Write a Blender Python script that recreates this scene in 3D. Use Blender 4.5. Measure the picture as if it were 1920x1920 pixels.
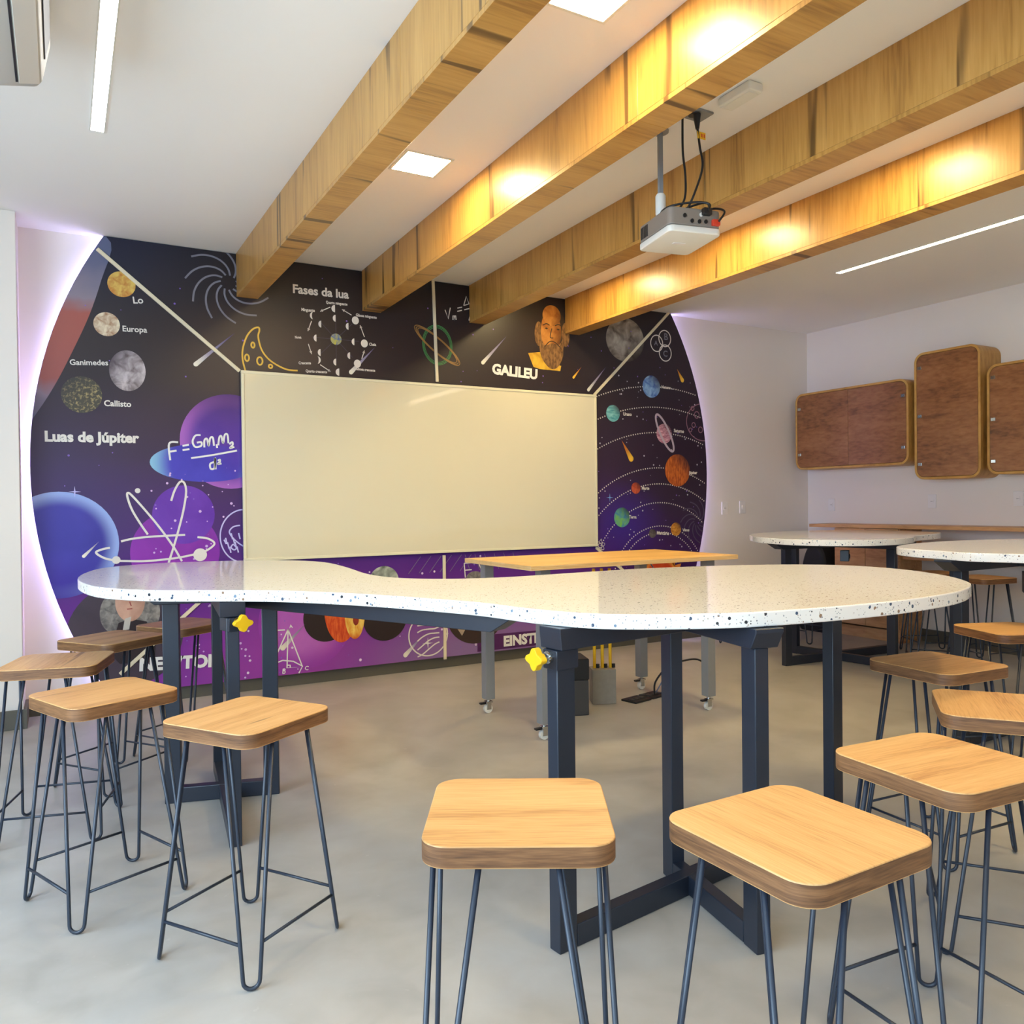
import bpy, bmesh, math, random
from mathutils import Vector, Matrix, Quaternion
random.seed(7)
PI = math.pi
scene = bpy.context.scene
COL = scene.collection
for o in list(bpy.data.objects): bpy.data.objects.remove(o)

# ------------------------------------------------------------------ camera
cd = bpy.data.cameras.new('camera'); cam = bpy.data.objects.new('camera', cd); COL.objects.link(cam)
cd.sensor_fit = 'HORIZONTAL'; cd.sensor_width = 36.0
cd.lens = 36.0 * 1505.1 / 1920.0
cd.clip_start = 0.05; cd.clip_end = 100
cam.matrix_world = Matrix(((0.871925, 0.014545, -0.489424, 0.0), (-0.489510, 0.002842, -0.871993, 0.0), (-0.011292, 0.999890, 0.009598, 1.25), (0, 0, 0, 1)))
scene.camera = cam

# ------------------------------------------------------------------ world, daylight, exposure
vs = scene.view_settings
vs.view_transform = 'Standard'; vs.look = 'None'; vs.gamma = 1.0; vs.use_curve_mapping = False
vs.exposure = -0.34
scene.cycles.max_bounces = 10
scene.cycles.diffuse_bounces = 6
scene.cycles.glossy_bounces = 4
scene.cycles.sample_clamp_indirect = 12.0
scene.cycles.caustics_reflective = False
scene.cycles.caustics_refractive = False
w = bpy.data.worlds.new('world'); scene.world = w; w.use_nodes = True
wn = w.node_tree.nodes; wl = w.node_tree.links
sky = wn.new('ShaderNodeTexSky'); sky.sky_type = 'HOSEK_WILKIE'; sky.turbidity = 4.0; sky.ground_albedo = 0.4
sky.sun_direction = (-0.3, -0.5, 0.8)
wl.new(sky.outputs[0], wn['Background'].inputs[0]); wn['Background'].inputs[1].default_value = 0.6

def area(name, loc, direction, sx, sy, col, power):
    l = bpy.data.lights.new(name, 'AREA'); l.shape = 'RECTANGLE'; l.size = sx; l.size_y = sy
    l.color = col; l.energy = power
    o = bpy.data.objects.new(name, l); COL.objects.link(o); o.location = loc
    o.rotation_euler = Vector(direction).to_track_quat('-Z', 'Y').to_euler()
    return o
# daylight coming in through the windows of the left and the camera-side wall
DAY = (0.58, 0.79, 1.0)
area('daylight_left_window', (-2.36, 0.9, 1.65), (1, 0, -0.12), 4.2, 1.7, DAY, 310)
area('daylight_front_window', (0.0, -2.56, 1.65), (0, 1, -0.1), 3.8, 1.7, DAY, 75)

# ------------------------------------------------------------------ materials
def new_mat(name):
    m = bpy.data.materials.new(name); m.use_nodes = True
    return m, m.node_tree, m.node_tree.nodes['Principled BSDF']
def lin(c):
    f = lambda v: v / 12.92 if v <= 0.04045 else ((v + 0.055) / 1.055) ** 2.4
    return tuple(f(v / 255.0) for v in c) + (1.0,)
def plain(name, rgb, rough=0.5, metal=0.0, spec=0.5, noise=0.0, nscale=40, coat=0.0, bump=0.0):
    m, nt, b = new_mat(name)
    b.inputs['Base Color'].default_value = lin(rgb); b.inputs['Roughness'].default_value = rough
    b.inputs['Metallic'].default_value = metal; b.inputs['Specular IOR Level'].default_value = spec
    b.inputs['Coat Weight'].default_value = coat; b.inputs['Coat Roughness'].default_value = 0.06
    if noise or bump:
        tc = nt.nodes.new('ShaderNodeTexCoord'); nz = nt.nodes.new('ShaderNodeTexNoise')
        nz.inputs['Scale'].default_value = nscale; nz.inputs['Detail'].default_value = 4
        nt.links.new(tc.outputs['Object'], nz.inputs['Vector'])
        if noise:
            mx = nt.nodes.new('ShaderNodeMix'); mx.data_type = 'RGBA'
            c = lin(rgb); mx.inputs['A'].default_value = tuple(v * (1 - noise) for v in c[:3]) + (1,)
            mx.inputs['B'].default_value = tuple(min(1, v * (1 + noise)) for v in c[:3]) + (1,)
            nt.links.new(nz.outputs['Fac'], mx.inputs['Factor']); nt.links.new(mx.outputs['Result'], b.inputs['Base Color'])
        if bump:
            bp = nt.nodes.new('ShaderNodeBump'); bp.inputs['Strength'].default_value = bump; bp.inputs['Distance'].default_value = 0.002
            nt.links.new(nz.outputs['Fac'], bp.inputs['Height']); nt.links.new(bp.outputs[0], b.inputs['Normal'])
    return m
def emit(name, col, s):
    m, nt, b = new_mat(name)
    b.inputs['Base Color'].default_value = (0.9, 0.9, 0.9, 1)
    b.inputs['Emission Color'].default_value = col + (1,); b.inputs['Emission Strength'].default_value = s
    return m
def ramp(nt, stops):
    r = nt.nodes.new('ShaderNodeValToRGB'); e = r.color_ramp.elements
    while len(e) > 1: e.remove(e[-1])
    e[0].position = stops[0][0]; e[0].color = stops[0][1]
    for p, c in stops[1:]:
        k = e.new(p); k.color = c
    return r
def wood(name, dark, mid, light, stretch=(1.0, 14.0, 1.0), rough=0.45, cracks=0.0, rand=True, big=1.0, coat=0.0, crack_scale=1.0, crack_axis=None, thr=0.105):
    """Veneer: fine grain from stretched noise, broad tone bands, a few dark cracks that follow the grain."""
    m, nt, b = new_mat(name); N = nt.nodes; L = nt.links
    tc = N.new('ShaderNodeTexCoord'); vec = tc.outputs['Object']
    if rand:
        oi = N.new('ShaderNodeObjectInfo'); ml = N.new('ShaderNodeMath'); ml.operation = 'MULTIPLY'; ml.inputs[1].default_value = 57.0
        L.new(oi.outputs['Random'], ml.inputs[0])
        ad = N.new('ShaderNodeVectorMath'); ad.operation = 'ADD'
        L.new(vec, ad.inputs[0]); L.new(ml.outputs[0], ad.inputs[1]); vec = ad.outputs[0]
    def nz(sc, scale, detail, dist=0.0):
        mp = N.new('ShaderNodeMapping'); mp.inputs['Scale'].default_value = sc; L.new(vec, mp.inputs['Vector'])
        n = N.new('ShaderNodeTexNoise'); n.inputs['Scale'].default_value = scale; n.inputs['Detail'].default_value = detail
        n.inputs['Distortion'].default_value = dist; L.new(mp.outputs[0], n.inputs['Vector']); return n.outputs['Fac']
    fine = nz(tuple(v * 7 for v in stretch), 1.0, 8, 0.3)
    broad = nz(tuple(v * 0.8 * big for v in stretch), 1.0, 4, 1.2)
    mx = N.new('ShaderNodeMix'); mx.data_type = 'FLOAT'; mx.inputs['Factor'].default_value = 0.55
    L.new(fine, mx.inputs['A']); L.new(broad, mx.inputs['B'])
    r = ramp(nt, [(0.32, lin(dark)), (0.48, lin(mid)), (0.66, lin(light))]); L.new(mx.outputs['Result'], r.inputs['Fac'])
    col = r.outputs['Color']
    if cracks > 0:
        s2 = tuple(v * crack_scale for v in (stretch if crack_axis is None else crack_axis))
        ck = nz(s2, 1.3, 2, 0.6)
        wob = nz(tuple(v * 0.35 for v in s2), 2.2, 2)
        mm = N.new('ShaderNodeMath'); mm.operation = 'MULTIPLY'; L.new(ck, mm.inputs[0]); L.new(wob, mm.inputs[1])
        cr = ramp(nt, [(0.0, (1, 1, 1, 1)), (thr, (1, 1, 1, 1)), (thr + 0.022, (0, 0, 0, 1))]); L.new(mm.outputs[0], cr.inputs['Fac'])
        mc = N.new('ShaderNodeMix'); mc.data_type = 'RGBA'; mc.inputs['B'].default_value = tuple(v * 0.28 for v in lin(dark)[:3]) + (1,)
        fm = N.new('ShaderNodeMath'); fm.operation = 'MULTIPLY'; fm.inputs[1].default_value = cracks
        L.new(cr.outputs['Color'], fm.inputs[0]); L.new(fm.outputs[0], mc.inputs['Factor']); L.new(col, mc.inputs['A']); col = mc.outputs['Result']
    L.new(col, b.inputs['Base Color'])
    b.inputs['Roughness'].default_value = rough; b.inputs['Coat Weight'].default_value = coat; b.inputs['Coat Roughness'].default_value = 0.25
    bp = N.new('ShaderNodeBump'); bp.inputs['Strength'].default_value = 0.08; bp.inputs['Distance'].default_value = 0.001
    L.new(fine, bp.inputs['Height']); L.new(bp.outputs[0], b.inputs['Normal'])
    return m

M = {}
M['wall'] = plain('white_paint', (232, 223, 214), 0.7, noise=0.015, nscale=3, bump=0.03)
M['ceiling'] = plain('ceiling_paint', (240, 238, 234), 0.8, noise=0.01, nscale=2)
M['baseboard'] = plain('baseboard_grey', (92, 88, 78), 0.5, noise=0.05)
M['beam'] = wood('beam_veneer', (146, 100, 44), (182, 134, 64), (198, 150, 80), stretch=(0.7, 11.0, 0.7), rough=0.36, cracks=0.85, crack_scale=0.8, coat=0.25, big=0.5, thr=0.135)
M['seat'] = wood('stool_seat_wood', (166, 114, 62), (206, 156, 96), (220, 176, 116), stretch=(1.7, 34.0, 2.2), rough=0.42, cracks=0.6, crack_scale=0.75, big=0.35)
M['seat_edge'] = wood('stool_edge_band', (82, 52, 30), (122, 82, 49), (152, 106, 66), stretch=(3.0, 3.0, 60.0), rough=0.5)
M['desk'] = wood('desk_veneer', (196, 146, 74), (222, 174, 98), (234, 192, 118), stretch=(1.2, 12.0, 1.2), rough=0.4)
M['ply'] = wood('plywood_edge', (190, 146, 90), (222, 184, 126), (234, 204, 152), stretch=(2.0, 2.0, 120.0), rough=0.5)
M['cab_door'] = wood('cabinet_door_veneer', (100, 62, 34), (142, 92, 54), (164, 112, 70), stretch=(1.0, 2.2, 7.0), rough=0.35, cracks=0.35, crack_scale=0.8, big=0.8)
M['cab_frame'] = wood('cabinet_plywood_frame', (158, 112, 50), (188, 140, 70), (204, 158, 86), stretch=(8.0, 2.0, 2.0), rough=0.45)
M['counter'] = wood('counter_wood', (172, 120, 74), (202, 150, 100), (216, 168, 118), stretch=(6.0, 1.2, 6.0), rough=0.45)
M['steel'] = plain('dark_blue_grey_steel', (36, 42, 54), 0.34, metal=0.0, spec=0.55, noise=0.06, nscale=30)
M['rod'] = plain('stool_rod_steel', (38, 47, 61), 0.36, metal=0.0, spec=0.6)
M['grey_steel'] = plain('grey_powder_coat', (134, 136, 138), 0.45, noise=0.03)
M['chrome'] = plain('chrome', (200, 200, 196), 0.18, metal=1.0)
M['black'] = plain('black_plastic', (22, 22, 24), 0.45)
M['dark'] = plain('dark_grey_plastic', (58, 58, 60), 0.5)
M['yellow'] = plain('yellow_plastic', (240, 190, 20), 0.4)
M['red'] = plain('red_plastic', (205, 60, 36), 0.4)
M['white'] = plain('white_plastic', (228, 226, 216), 0.4)
M['proj_grey'] = plain('projector_grey', (134, 126, 116), 0.45)
M['cream'] = plain('cream_strip', (226, 214, 184), 0.45)
M['alu'] = plain('board_frame_cream', (226, 218, 188), 0.3, spec=0.6)
M['board'] = plain('whiteboard_enamel', (222, 213, 184), 0.05, spec=0.6, coat=1.0, noise=0.012, nscale=1.5)
M['concrete'] = plain('concrete_block', (150, 146, 138), 0.8, noise=0.12, nscale=30, bump=0.3)
M['ac_white'] = plain('air_conditioner_white', (206, 198, 184), 0.45)
M['ac_grey'] = plain('air_conditioner_grey', (184, 182, 174), 0.5)
M['bag'] = plain('black_bag_fabric', (24, 23, 28), 0.7, noise=0.3, nscale=20)
M['plate'] = plain('switch_plate_white', (232, 226, 222), 0.35)
M['led'] = emit('lavender_led', (0.52, 0.45, 1.0), 20.0)
M['panel_light'] = emit('warm_panel_light', (1.0, 0.78, 0.38), 122.0)
M['strip_left'] = emit('neutral_strip_light', (1.0, 0.99, 0.96), 24.0)
M['strip_right'] = emit('warm_strip_light', (1.0, 0.82, 0.56), 16.0)

def floor_mat():
    m, nt, b = new_mat('polished_concrete'); N = nt.nodes; L = nt.links
    tc = N.new('ShaderNodeTexCoord')
    def nz(s, d, dist):
        n = N.new('ShaderNodeTexNoise'); n.inputs['Scale'].default_value = s; n.inputs['Detail'].default_value = d; n.inputs['Distortion'].default_value = dist
        L.new(tc.outputs['Object'], n.inputs['Vector']); return n.outputs['Fac']
    a = nz(1.1, 5, 1.5); c = nz(7.0, 6, 0.6)
    mx = N.new('ShaderNodeMix'); mx.data_type = 'FLOAT'; mx.inputs['Factor'].default_value = 0.35; L.new(a, mx.inputs['A']); L.new(c, mx.inputs['B'])
    r = ramp(nt, [(0.30, lin((160, 155, 147))), (0.5, lin((178, 173, 166))), (0.68, lin((190, 186, 180)))])
    L.new(mx.outputs['Result'], r.inputs['Fac'])
    # thin trowel marks and spots
    sp = nz(26.0, 3, 0.0); sr = ramp(nt, [(0.0, (0, 0, 0, 1)), (0.70, (0, 0, 0, 1)), (0.78, (1, 1, 1, 1))]); L.new(sp, sr.inputs['Fac'])
    m2 = N.new('ShaderNodeMix'); m2.data_type = 'RGBA'; m2.inputs['B'].default_value = lin((202, 199, 194))
    fm = N.new('ShaderNodeMath'); fm.operation = 'MULTIPLY'; fm.inputs[1].default_value = 0.35; L.new(sr.outputs['Color'], fm.inputs[0])
    L.new(fm.outputs[0], m2.inputs['Factor']); L.new(r.outputs['Color'], m2.inputs['A']); L.new(m2.outputs['Result'], b.inputs['Base Color'])
    rr = N.new('ShaderNodeMapRange'); rr.inputs['To Min'].default_value = 0.26; rr.inputs['To Max'].default_value = 0.46
    L.new(c, rr.inputs['Value']); L.new(rr.outputs['Result'], b.inputs['Roughness'])
    b.inputs['Specular IOR Level'].default_value = 0.4
    return m
M['floor'] = floor_mat()

def terrazzo(name, layers):
    m, nt, b = new_mat(name); N = nt.nodes; L = nt.links
    tc = N.new('ShaderNodeTexCoord'); col = None
    base = N.new('ShaderNodeRGB'); base.outputs[0].default_value = lin((240, 238, 232)); col = base.outputs[0]
    for sc, thr, stops in layers:
        v = N.new('ShaderNodeTexVoronoi'); v.inputs['Scale'].default_value = sc; v.inputs['Randomness'].default_value = 1.0
        L.new(tc.outputs['Object'], v.inputs['Vector'])
        sep = N.new('ShaderNodeSeparateColor'); L.new(v.outputs['Color'], sep.inputs[0])
        rc = ramp(nt, stops); rc.color_ramp.interpolation = 'CONSTANT'; L.new(sep.outputs[0], rc.inputs['Fac'])
        # size of the chip differs from cell to cell, most cells carry none
        sz = N.new('ShaderNodeMapRange'); sz.inputs['From Min'].default_value = thr; sz.inputs['From Max'].default_value = 1.0
        sz.inputs['To Min'].default_value = 0.0; sz.inputs['To Max'].default_value = 0.42; L.new(sep.outputs[1], sz.inputs['Value'])
        lt = N.new('ShaderNodeMath'); lt.operation = 'LESS_THAN'; L.new(v.outputs['Distance'], lt.inputs[0]); L.new(sz.outputs['Result'], lt.inputs[1])
        mx = N.new('ShaderNodeMix'); mx.data_type = 'RGBA'; L.new(lt.outputs[0], mx.inputs['Factor']); L.new(col, mx.inputs['A']); L.new(rc.outputs['Color'], mx.inputs['B']); col = mx.outputs['Result']
    L.new(col, b.inputs['Base Color']); b.inputs['Roughness'].default_value = 0.09; b.inputs['Specular IOR Level'].default_value = 0.6
    return m
CH1 = [(0.0, lin((70, 86, 108))), (0.35, lin((52, 54, 60))), (0.6, lin((150, 120, 96))), (0.8, lin((120, 140, 160)))]
CH2 = [(0.0, lin((150, 154, 160))), (0.5, lin((190, 178, 164))), (0.8, lin((130, 130, 134)))]
M['terrazzo_top'] = terrazzo('white_terrazzo_polished', ((170, 0.66, CH2), (95, 0.86, CH2)))
M['terrazzo_edge'] = terrazzo('white_terrazzo_edge', ((66, 0.56, CH1), (170, 0.62, CH2)))

# ------------------------------------------------------------------ mesh helpers
class MB:
    def __init__(s): s.v = []; s.f = []; s.mi = []
    def add(s, vs, fs, mi=0):
        k = len(s.v); s.v += [tuple(p) for p in vs]; s.f += [tuple(i + k for i in f) for f in fs]; s.mi += [mi] * len(fs); return s
    def box(s, lo, hi, mat=None, mi=0):
        x0, y0, z0 = lo; x1, y1, z1 = hi
        v = [Vector(p) for p in ((x0,y0,z0),(x1,y0,z0),(x1,y1,z0),(x0,y1,z0),(x0,y0,z1),(x1,y0,z1),(x1,y1,z1),(x0,y1,z1))]
        if mat is not None: v = [mat @ p for p in v]
        return s.add(v, [(0,3,2,1),(4,5,6,7),(0,1,5,4),(1,2,6,5),(2,3,7,6),(3,0,4,7)], mi)
    def bar(s, a, b, wd, ht, up=(0, 0, 1)):
        a = Vector(a); b = Vector(b); d = (b - a).normalized(); u = Vector(up)
        sd = d.cross(u)
        if sd.length < 1e-4: sd = Vector((1, 0, 0))
        sd.normalize(); u = sd.cross(d).normalized()
        v = []
        for p in (a, b):
            for i, j in ((-1,-1),(1,-1),(1,1),(-1,1)): v.append(p + sd * (i * wd / 2) + u * (j * ht / 2))
        return s.add(v, [(0,1,2,3),(7,6,5,4),(0,4,5,1),(1,5,6,2),(2,6,7,3),(3,7,4,0)])
    def prism(s, pts, z0, z1, mi_top=0, mi_side=0):
        n = len(pts); k = len(s.v)
        s.v += [(x, y, z0) for x, y in pts] + [(x, y, z1) for x, y in pts]
        s.f.append(tuple(k + n - 1 - i for i in range(n))); s.mi.append(mi_side)
        s.f.append(tuple(k + n + i for i in range(n))); s.mi.append(mi_top)
        for i in range(n):
            j = (i + 1) % n; s.f.append((k + i, k + j, k + n + j, k + n + i)); s.mi.append(mi_side)
        return s
    def tube(s, path, r, n=10, closed=False, caps=True):
        P = [Vector(p) for p in path]; m = len(P); rings = []
        prev = None
        for i in range(m):
            if closed: t = (P[(i + 1) % m] - P[i - 1])
            else: t = P[min(i + 1, m - 1)] - P[max(i - 1, 0)]
            t.normalize()
            if prev is None:
                u = t.orthogonal().normalized()
            else:
                u = prev - t * prev.dot(t); u.normalize()
            prev = u; wv = t.cross(u)
            rr = r[i] if isinstance(r, (list, tuple)) else r
            rings.append([P[i] + (u * math.cos(2 * PI * k / n) + wv * math.sin(2 * PI * k / n)) * rr for k in range(n)])
        k0 = len(s.v); s.v += [tuple(p) for rg in rings for p in rg]
        for i in range(m if closed else m - 1):
            j = (i + 1) % m
            for k in range(n):
                l = (k + 1) % n; s.f.append((k0 + i*n + k, k0 + i*n + l, k0 + j*n + l, k0 + j*n + k)); s.mi.append(0)
        if caps and not closed:
            s.f.append(tuple(k0 + k for k in reversed(range(n)))); s.f.append(tuple(k0 + (m-1)*n + k for k in range(n))); s.mi += [0, 0]
        return s
    def xform(s, mat):
        s.v = [tuple(mat @ Vector(p)) for p in s.v]; return s
    def build(s, name, mat, parent=None, bevel=0.0, seg=2, smooth=False, loc=None, angle=30):
        me = bpy.data.meshes.new(name); me.from_pydata(s.v, [], s.f)
        mats = mat if isinstance(mat, (list, tuple)) else [mat]
        for m in mats: me.materials.append(m)
        me.polygons.foreach_set('material_index', s.mi)
        bm = bmesh.new(); bm.from_mesh(me)
        bmesh.ops.remove_doubles(bm, verts=bm.verts, dist=1e-6)
        bmesh.ops.recalc_face_normals(bm, faces=bm.faces)
        if bevel > 0:
            es = [e for e in bm.edges if len(e.link_faces) == 2 and e.calc_face_angle(0) > math.radians(angle)]
            bmesh.ops.bevel(bm, geom=es, offset=bevel, segments=seg, profile=0.5, affect='EDGES', clamp_overlap=True)
        bm.to_mesh(me); bm.free()
        if smooth or bevel > 0:
            me.polygons.foreach_set('use_smooth', [True] * len(me.polygons))
            if not (smooth == 'all'): me.set_sharp_from_angle(angle=math.radians(35 if smooth else 21))
        o = bpy.data.objects.new(name, me); COL.objects.link(o)
        if parent is not None: o.parent = parent
        if loc is not None: o.location = loc
        return o
def thing(name, label, cat, loc=(0, 0, 0), rz=0.0, group=None):
    o = bpy.data.objects.new(name, None); COL.objects.link(o); o.empty_display_size = 0.1
    o.location = loc; o.rotation_euler = (0, 0, rz); o['label'] = label; o['category'] = cat
    if group: o['group'] = group
    return o
def tag(o, label, cat, group=None):
    o['label'] = label; o['category'] = cat
    if group: o['group'] = group
    return o
def struct(o): o['kind'] = 'structure'; return o
def copy_tree(o, parent=None):
    c = o.copy(); COL.objects.link(c); c.parent = parent
    for ch in list(o.children): copy_tree(ch, c)
    return c
def rrect(w2, h2, r, n=6):
    pts = []
    for cx, cy, a0 in ((w2 - r, h2 - r, 0), (-w2 + r, h2 - r, PI/2), (-w2 + r, -h2 + r, PI), (w2 - r, -h2 + r, 1.5*PI)):
        for i in range(n + 1):
            a = a0 + PI/2 * i / n; pts.append((cx + r * math.cos(a), cy + r * math.sin(a)))
    return pts
def spline(pts, n=8, closed=True):
    out = []; m = len(pts); P = [Vector(p) for p in pts]
    for i in range(m if closed else m - 1):
        if closed: p0, p1, p2, p3 = P[i-1], P[i], P[(i+1) % m], P[(i+2) % m]
        else: p0, p1, p2, p3 = P[max(i-1, 0)], P[i], P[i+1], P[min(i+2, m-1)]
        for k in range(n):
            t = k / n
            out.append(0.5 * ((2*p1) + (p2 - p0)*t + (2*p0 - 5*p1 + 4*p2 - p3)*t*t + (3*p1 - p0 - 3*p2 + p3)*t**3))
    if not closed: out.append(P[-1])
    return out

# ------------------------------------------------------------------ the room
XL, XR, YF, YB, ZC = -2.4, 6.64, -2.6, 5.66, 2.95
T = 0.12
struct(MB().box((XL - T, YF - T, -0.1), (XR + T, YB + T, 0.0)).build('floor', M['floor']))
struct(MB().box((XL - T, YF - T, ZC), (XR + T, YB + T, ZC + 0.1)).build('ceiling', M['ceiling']))
struct(MB().box((-0.205, YB, 0), (XR + T, YB + T, ZC)).build('wall_back', M['wall']))
struct(MB().box((XR, YF - T, 0), (XR + T, YB, ZC)).build('wall_right', M['wall']))
struct(MB().box((XL - T, 5.37, 0), (-0.205, YB + T, ZC)).build('wall_pilaster', M['wall'], bevel=0.004))
def wall_with_window(name, fixed, axis, a0, a1, w0, w1, z0, z1):
    b = MB()
    def bx(p, q, zz0, zz1):
        if axis == 'x': b.box((fixed - T, p, zz0), (fixed, q, zz1))
        else: b.box((p, fixed - T, zz0), (q, fixed, zz1))
    bx(a0, w0, 0, ZC); bx(w1, a1, 0, ZC); bx(w0, w1, 0, z0); bx(w0, w1, z1, ZC)
    return struct(b.build(name, M['wall']))
wall_with_window('wall_left', XL, 'x', YF - T, 5.37, -1.2, 3.0, 0.8, 2.5)
wall_with_window('wall_front', YF, 'y', XL, XR, -1.9, 1.9, 0.8, 2.5)
gm, gnt, gb = new_mat('window_glass')
gt = gnt.nodes.new('ShaderNodeBsdfTransparent'); gg = gnt.nodes.new('ShaderNodeBsdfGlossy'); gg.inputs['Roughness'].default_value = 0.02
gx = gnt.nodes.new('ShaderNodeMixShader'); gx.inputs[0].default_value = 0.06
gnt.links.new(gt.outputs[0], gx.inputs[1]); gnt.links.new(gg.outputs[0], gx.inputs[2]); gnt.links.new(gx.outputs[0], gnt.nodes['Material Output'].inputs[0])
M['winframe'] = plain('window_frame_white', (225, 225, 225), 0.4)
for n, (axis, fixed, a, b_) in enumerate((('x', XL - 0.10, -1.2, 3.0), ('y', YF - 0.10, -1.9, 1.9)), 1):
    fr = MB(); pn = []
    def wb(p, q, z0, z1, d=0.03):
        return ((fixed - d/2, p, z0), (fixed + d/2, q, z1)) if axis == 'x' else ((p, fixed - d/2, z0), (q, fixed + d/2, z1))
    for p, q, z0, z1 in ((a, b_, 0.8, 0.84), (a, b_, 2.46, 2.5), (a, a + 0.04, 0.84, 2.46), (b_ - 0.04, b_, 0.84, 2.46)): fr.box(*wb(p, q, z0, z1))
    st = (b_ - a) / 3
    for i in (1, 2): fr.box(*wb(a + st*i - 0.02, a + st*i + 0.02, 0.84, 2.46))
    wo = struct(fr.build('window_%d' % n, M['winframe']))
    for i in range(3):
        MB().box(*wb(a + st*i + 0.021, a + st*(i+1) - 0.021, 0.841, 2.459, 0.006)).build('pane', gm, wo)
def baseboard(name, lo, hi):
    struct(MB().box(lo, hi).build(name, M['baseboard'], bevel=0.002))
baseboard('baseboard_back', (-0.19, YB - 0.022, 0.0), (XR - 0.02, YB, 0.085))
baseboard('baseboard_right', (XR - 0.018, YF, 0.0), (XR, YB - 0.022, 0.11))
baseboard('baseboard_pilaster', (XL, 5.352, 0.0), (-0.205, 5.37, 0.11))
baseboard('baseboard_pilaster_side', (-0.205, 5.352, 0.0), (-0.187, YB - 0.022, 0.11))
baseboard('baseboard_left', (XL, YF, 0.0), (XL + 0.018, 5.352, 0.11))
baseboard('baseboard_front', (XL + 0.018, YF, 0.0), (XR - 0.018, YF + 0.018, 0.11))

# ------------------------------------------------------------------ ceiling beams
BEAMX = ((1.044, 0.53), (1.918, -0.75), (2.780, -0.80), (3.665, 0.0)); BW = 0.138; BZ = 2.66
def beam(i, xa, label, cuts):
    x, an = xa; an = math.radians(an)   # x where the beam meets the mural, slight yaw about that point
    t = thing('ceiling_beam', label, 'beam', (x + 5.58 * math.sin(an), 5.58 - 5.58 * math.cos(an), BZ), an, group='wooden ceiling beams')
    ys = [YF + 0.03] + cuts + [5.584]
    for k in range(len(ys) - 1):
        y0, y1 = ys[k] + 0.0007, ys[k+1] - 0.0007
        h = ZC - BZ
        MB().box((0, y0, 0.0185), (0.018, y1, h)).build('side_panel', M['beam'], t, bevel=0.0008, seg=1)
        MB().box((BW - 0.018, y0, 0.0185), (BW, y1, h)).build('side_panel', M['beam'], t, bevel=0.0008, seg=1)
        MB().box((0, y0, 0.0), (BW, y1, 0.018)).build('bottom_panel', M['beam'], t, bevel=0.0008, seg=1)
    MB().box((0.0, 5.5845, 0.0), (BW, 5.5925, ZC - BZ)).build('end_cap', M['beam'], t, bevel=0.0006, seg=1)
beam(0, BEAMX[0], 'honey wood ceiling beam nearest the long ceiling light strip on the left', [-0.1, 2.68])
beam(1, BEAMX[1], 'brightly lit wooden ceiling beam just right of the two square ceiling lights', [-0.4, 2.36])
beam(2, BEAMX[2], 'darker wooden ceiling beam running behind the projector', [-0.7, 2.95])
beam(3, BEAMX[3], 'lit wooden ceiling beam furthest right, ending beside the painted moon on the mural', [-0.3, 2.45])

# ------------------------------------------------------------------ ceiling lights
def panel_light(x, y, label):
    t = thing('square_ceiling_light', label, 'ceiling light', (x, y, ZC), group='square recessed ceiling lights')
    f = MB(); o, i_ = 0.125, 0.112
    for lo, hi in (((-o, -o), (o, -i_)), ((-o, i_), (o, o)), ((-o, -i_), (-i_, i_)), ((i_, -i_), (o, i_))):
        f.box((lo[0], lo[1], -0.006), (hi[0], hi[1], -0.0005))
    f.build('frame', M['white'], t)
    MB().box((-i_, -i_, -0.004), (i_, i_, -0.001)).build('diffuser', M['panel_light'], t)
panel_light(1.585, 3.71, 'glowing square ceiling light between the first two beams, nearer the mural')
panel_light(1.575, 2.20, 'glowing square ceiling light cut by the top edge of the picture')
panel_light(1.58, 0.70, 'square ceiling light overhead behind the camera between the first two beams')
for y in (4.85, 3.62, 2.45, 1.1):
    panel_light(3.29, y, 'square ceiling light hidden between the two rightmost beams')
def strip_light(x, y0, y1, mat, label):
    t = thing('linear_ceiling_light', label, 'ceiling light', (x, y0, ZC), group='long recessed ceiling light strips')
    L = y1 - y0; f = MB(); e = 0.006; hw = 0.026
    for lo, hi in (((-hw - e, 0), (-hw, L)), ((hw, 0), (hw + e, L)), ((-hw - e, -e), (hw + e, 0)), ((-hw - e, L), (hw + e, L + e))):
        f.box((lo[0], lo[1], -0.004), (hi[0], hi[1], -0.0005))
    f.build('frame', M['white'], t)
    MB().box((-hw, 0, -0.003), (hw, L, -0.001)).build('diffuser', mat, t)
strip_light(0.165, 0.6, 4.06, M['strip_left'], 'long white light strip set in the ceiling at upper left')
strip_light(5.08, -1.3, 4.04, M['strip_right'], 'long light strip set in the ceiling right of the beams, above the wall cabinets')

# ------------------------------------------------------------------ the round space mural with its lavender back light
MX, MZ, MR, MY = 2.528, 1.513, 2.688, 5.60
ZT, ZBOT = ZC - 0.003, 0.088
mural = thing('space_mural', 'round dark purple space mural with planets, equations and a lavender glow behind its rim', 'mural', (MX, MY, MZ))
def mural_outline(r, n=160):
    pts = []
    for i in range(n):
        a = 2 * PI * i / n; pts.append((MX + r * math.cos(a), MZ + r * math.sin(a)))
    return pts
def clip(poly, inside, cut):
    out = []
    for i in range(len(poly)):
        a, b = poly[i-1], poly[i]; ia, ib = inside(a), inside(b)
        if ia != ib: out.append(cut(a, b))
        if ib: out.append(b)
    return out
def clip_z(poly, z, keep_below):
    return clip(poly, (lambda p: p[1] <= z) if keep_below else (lambda p: p[1] >= z),
                lambda a, b: (a[0] + (b[0] - a[0]) * (z - a[1]) / (b[1] - a[1]), z))
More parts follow.
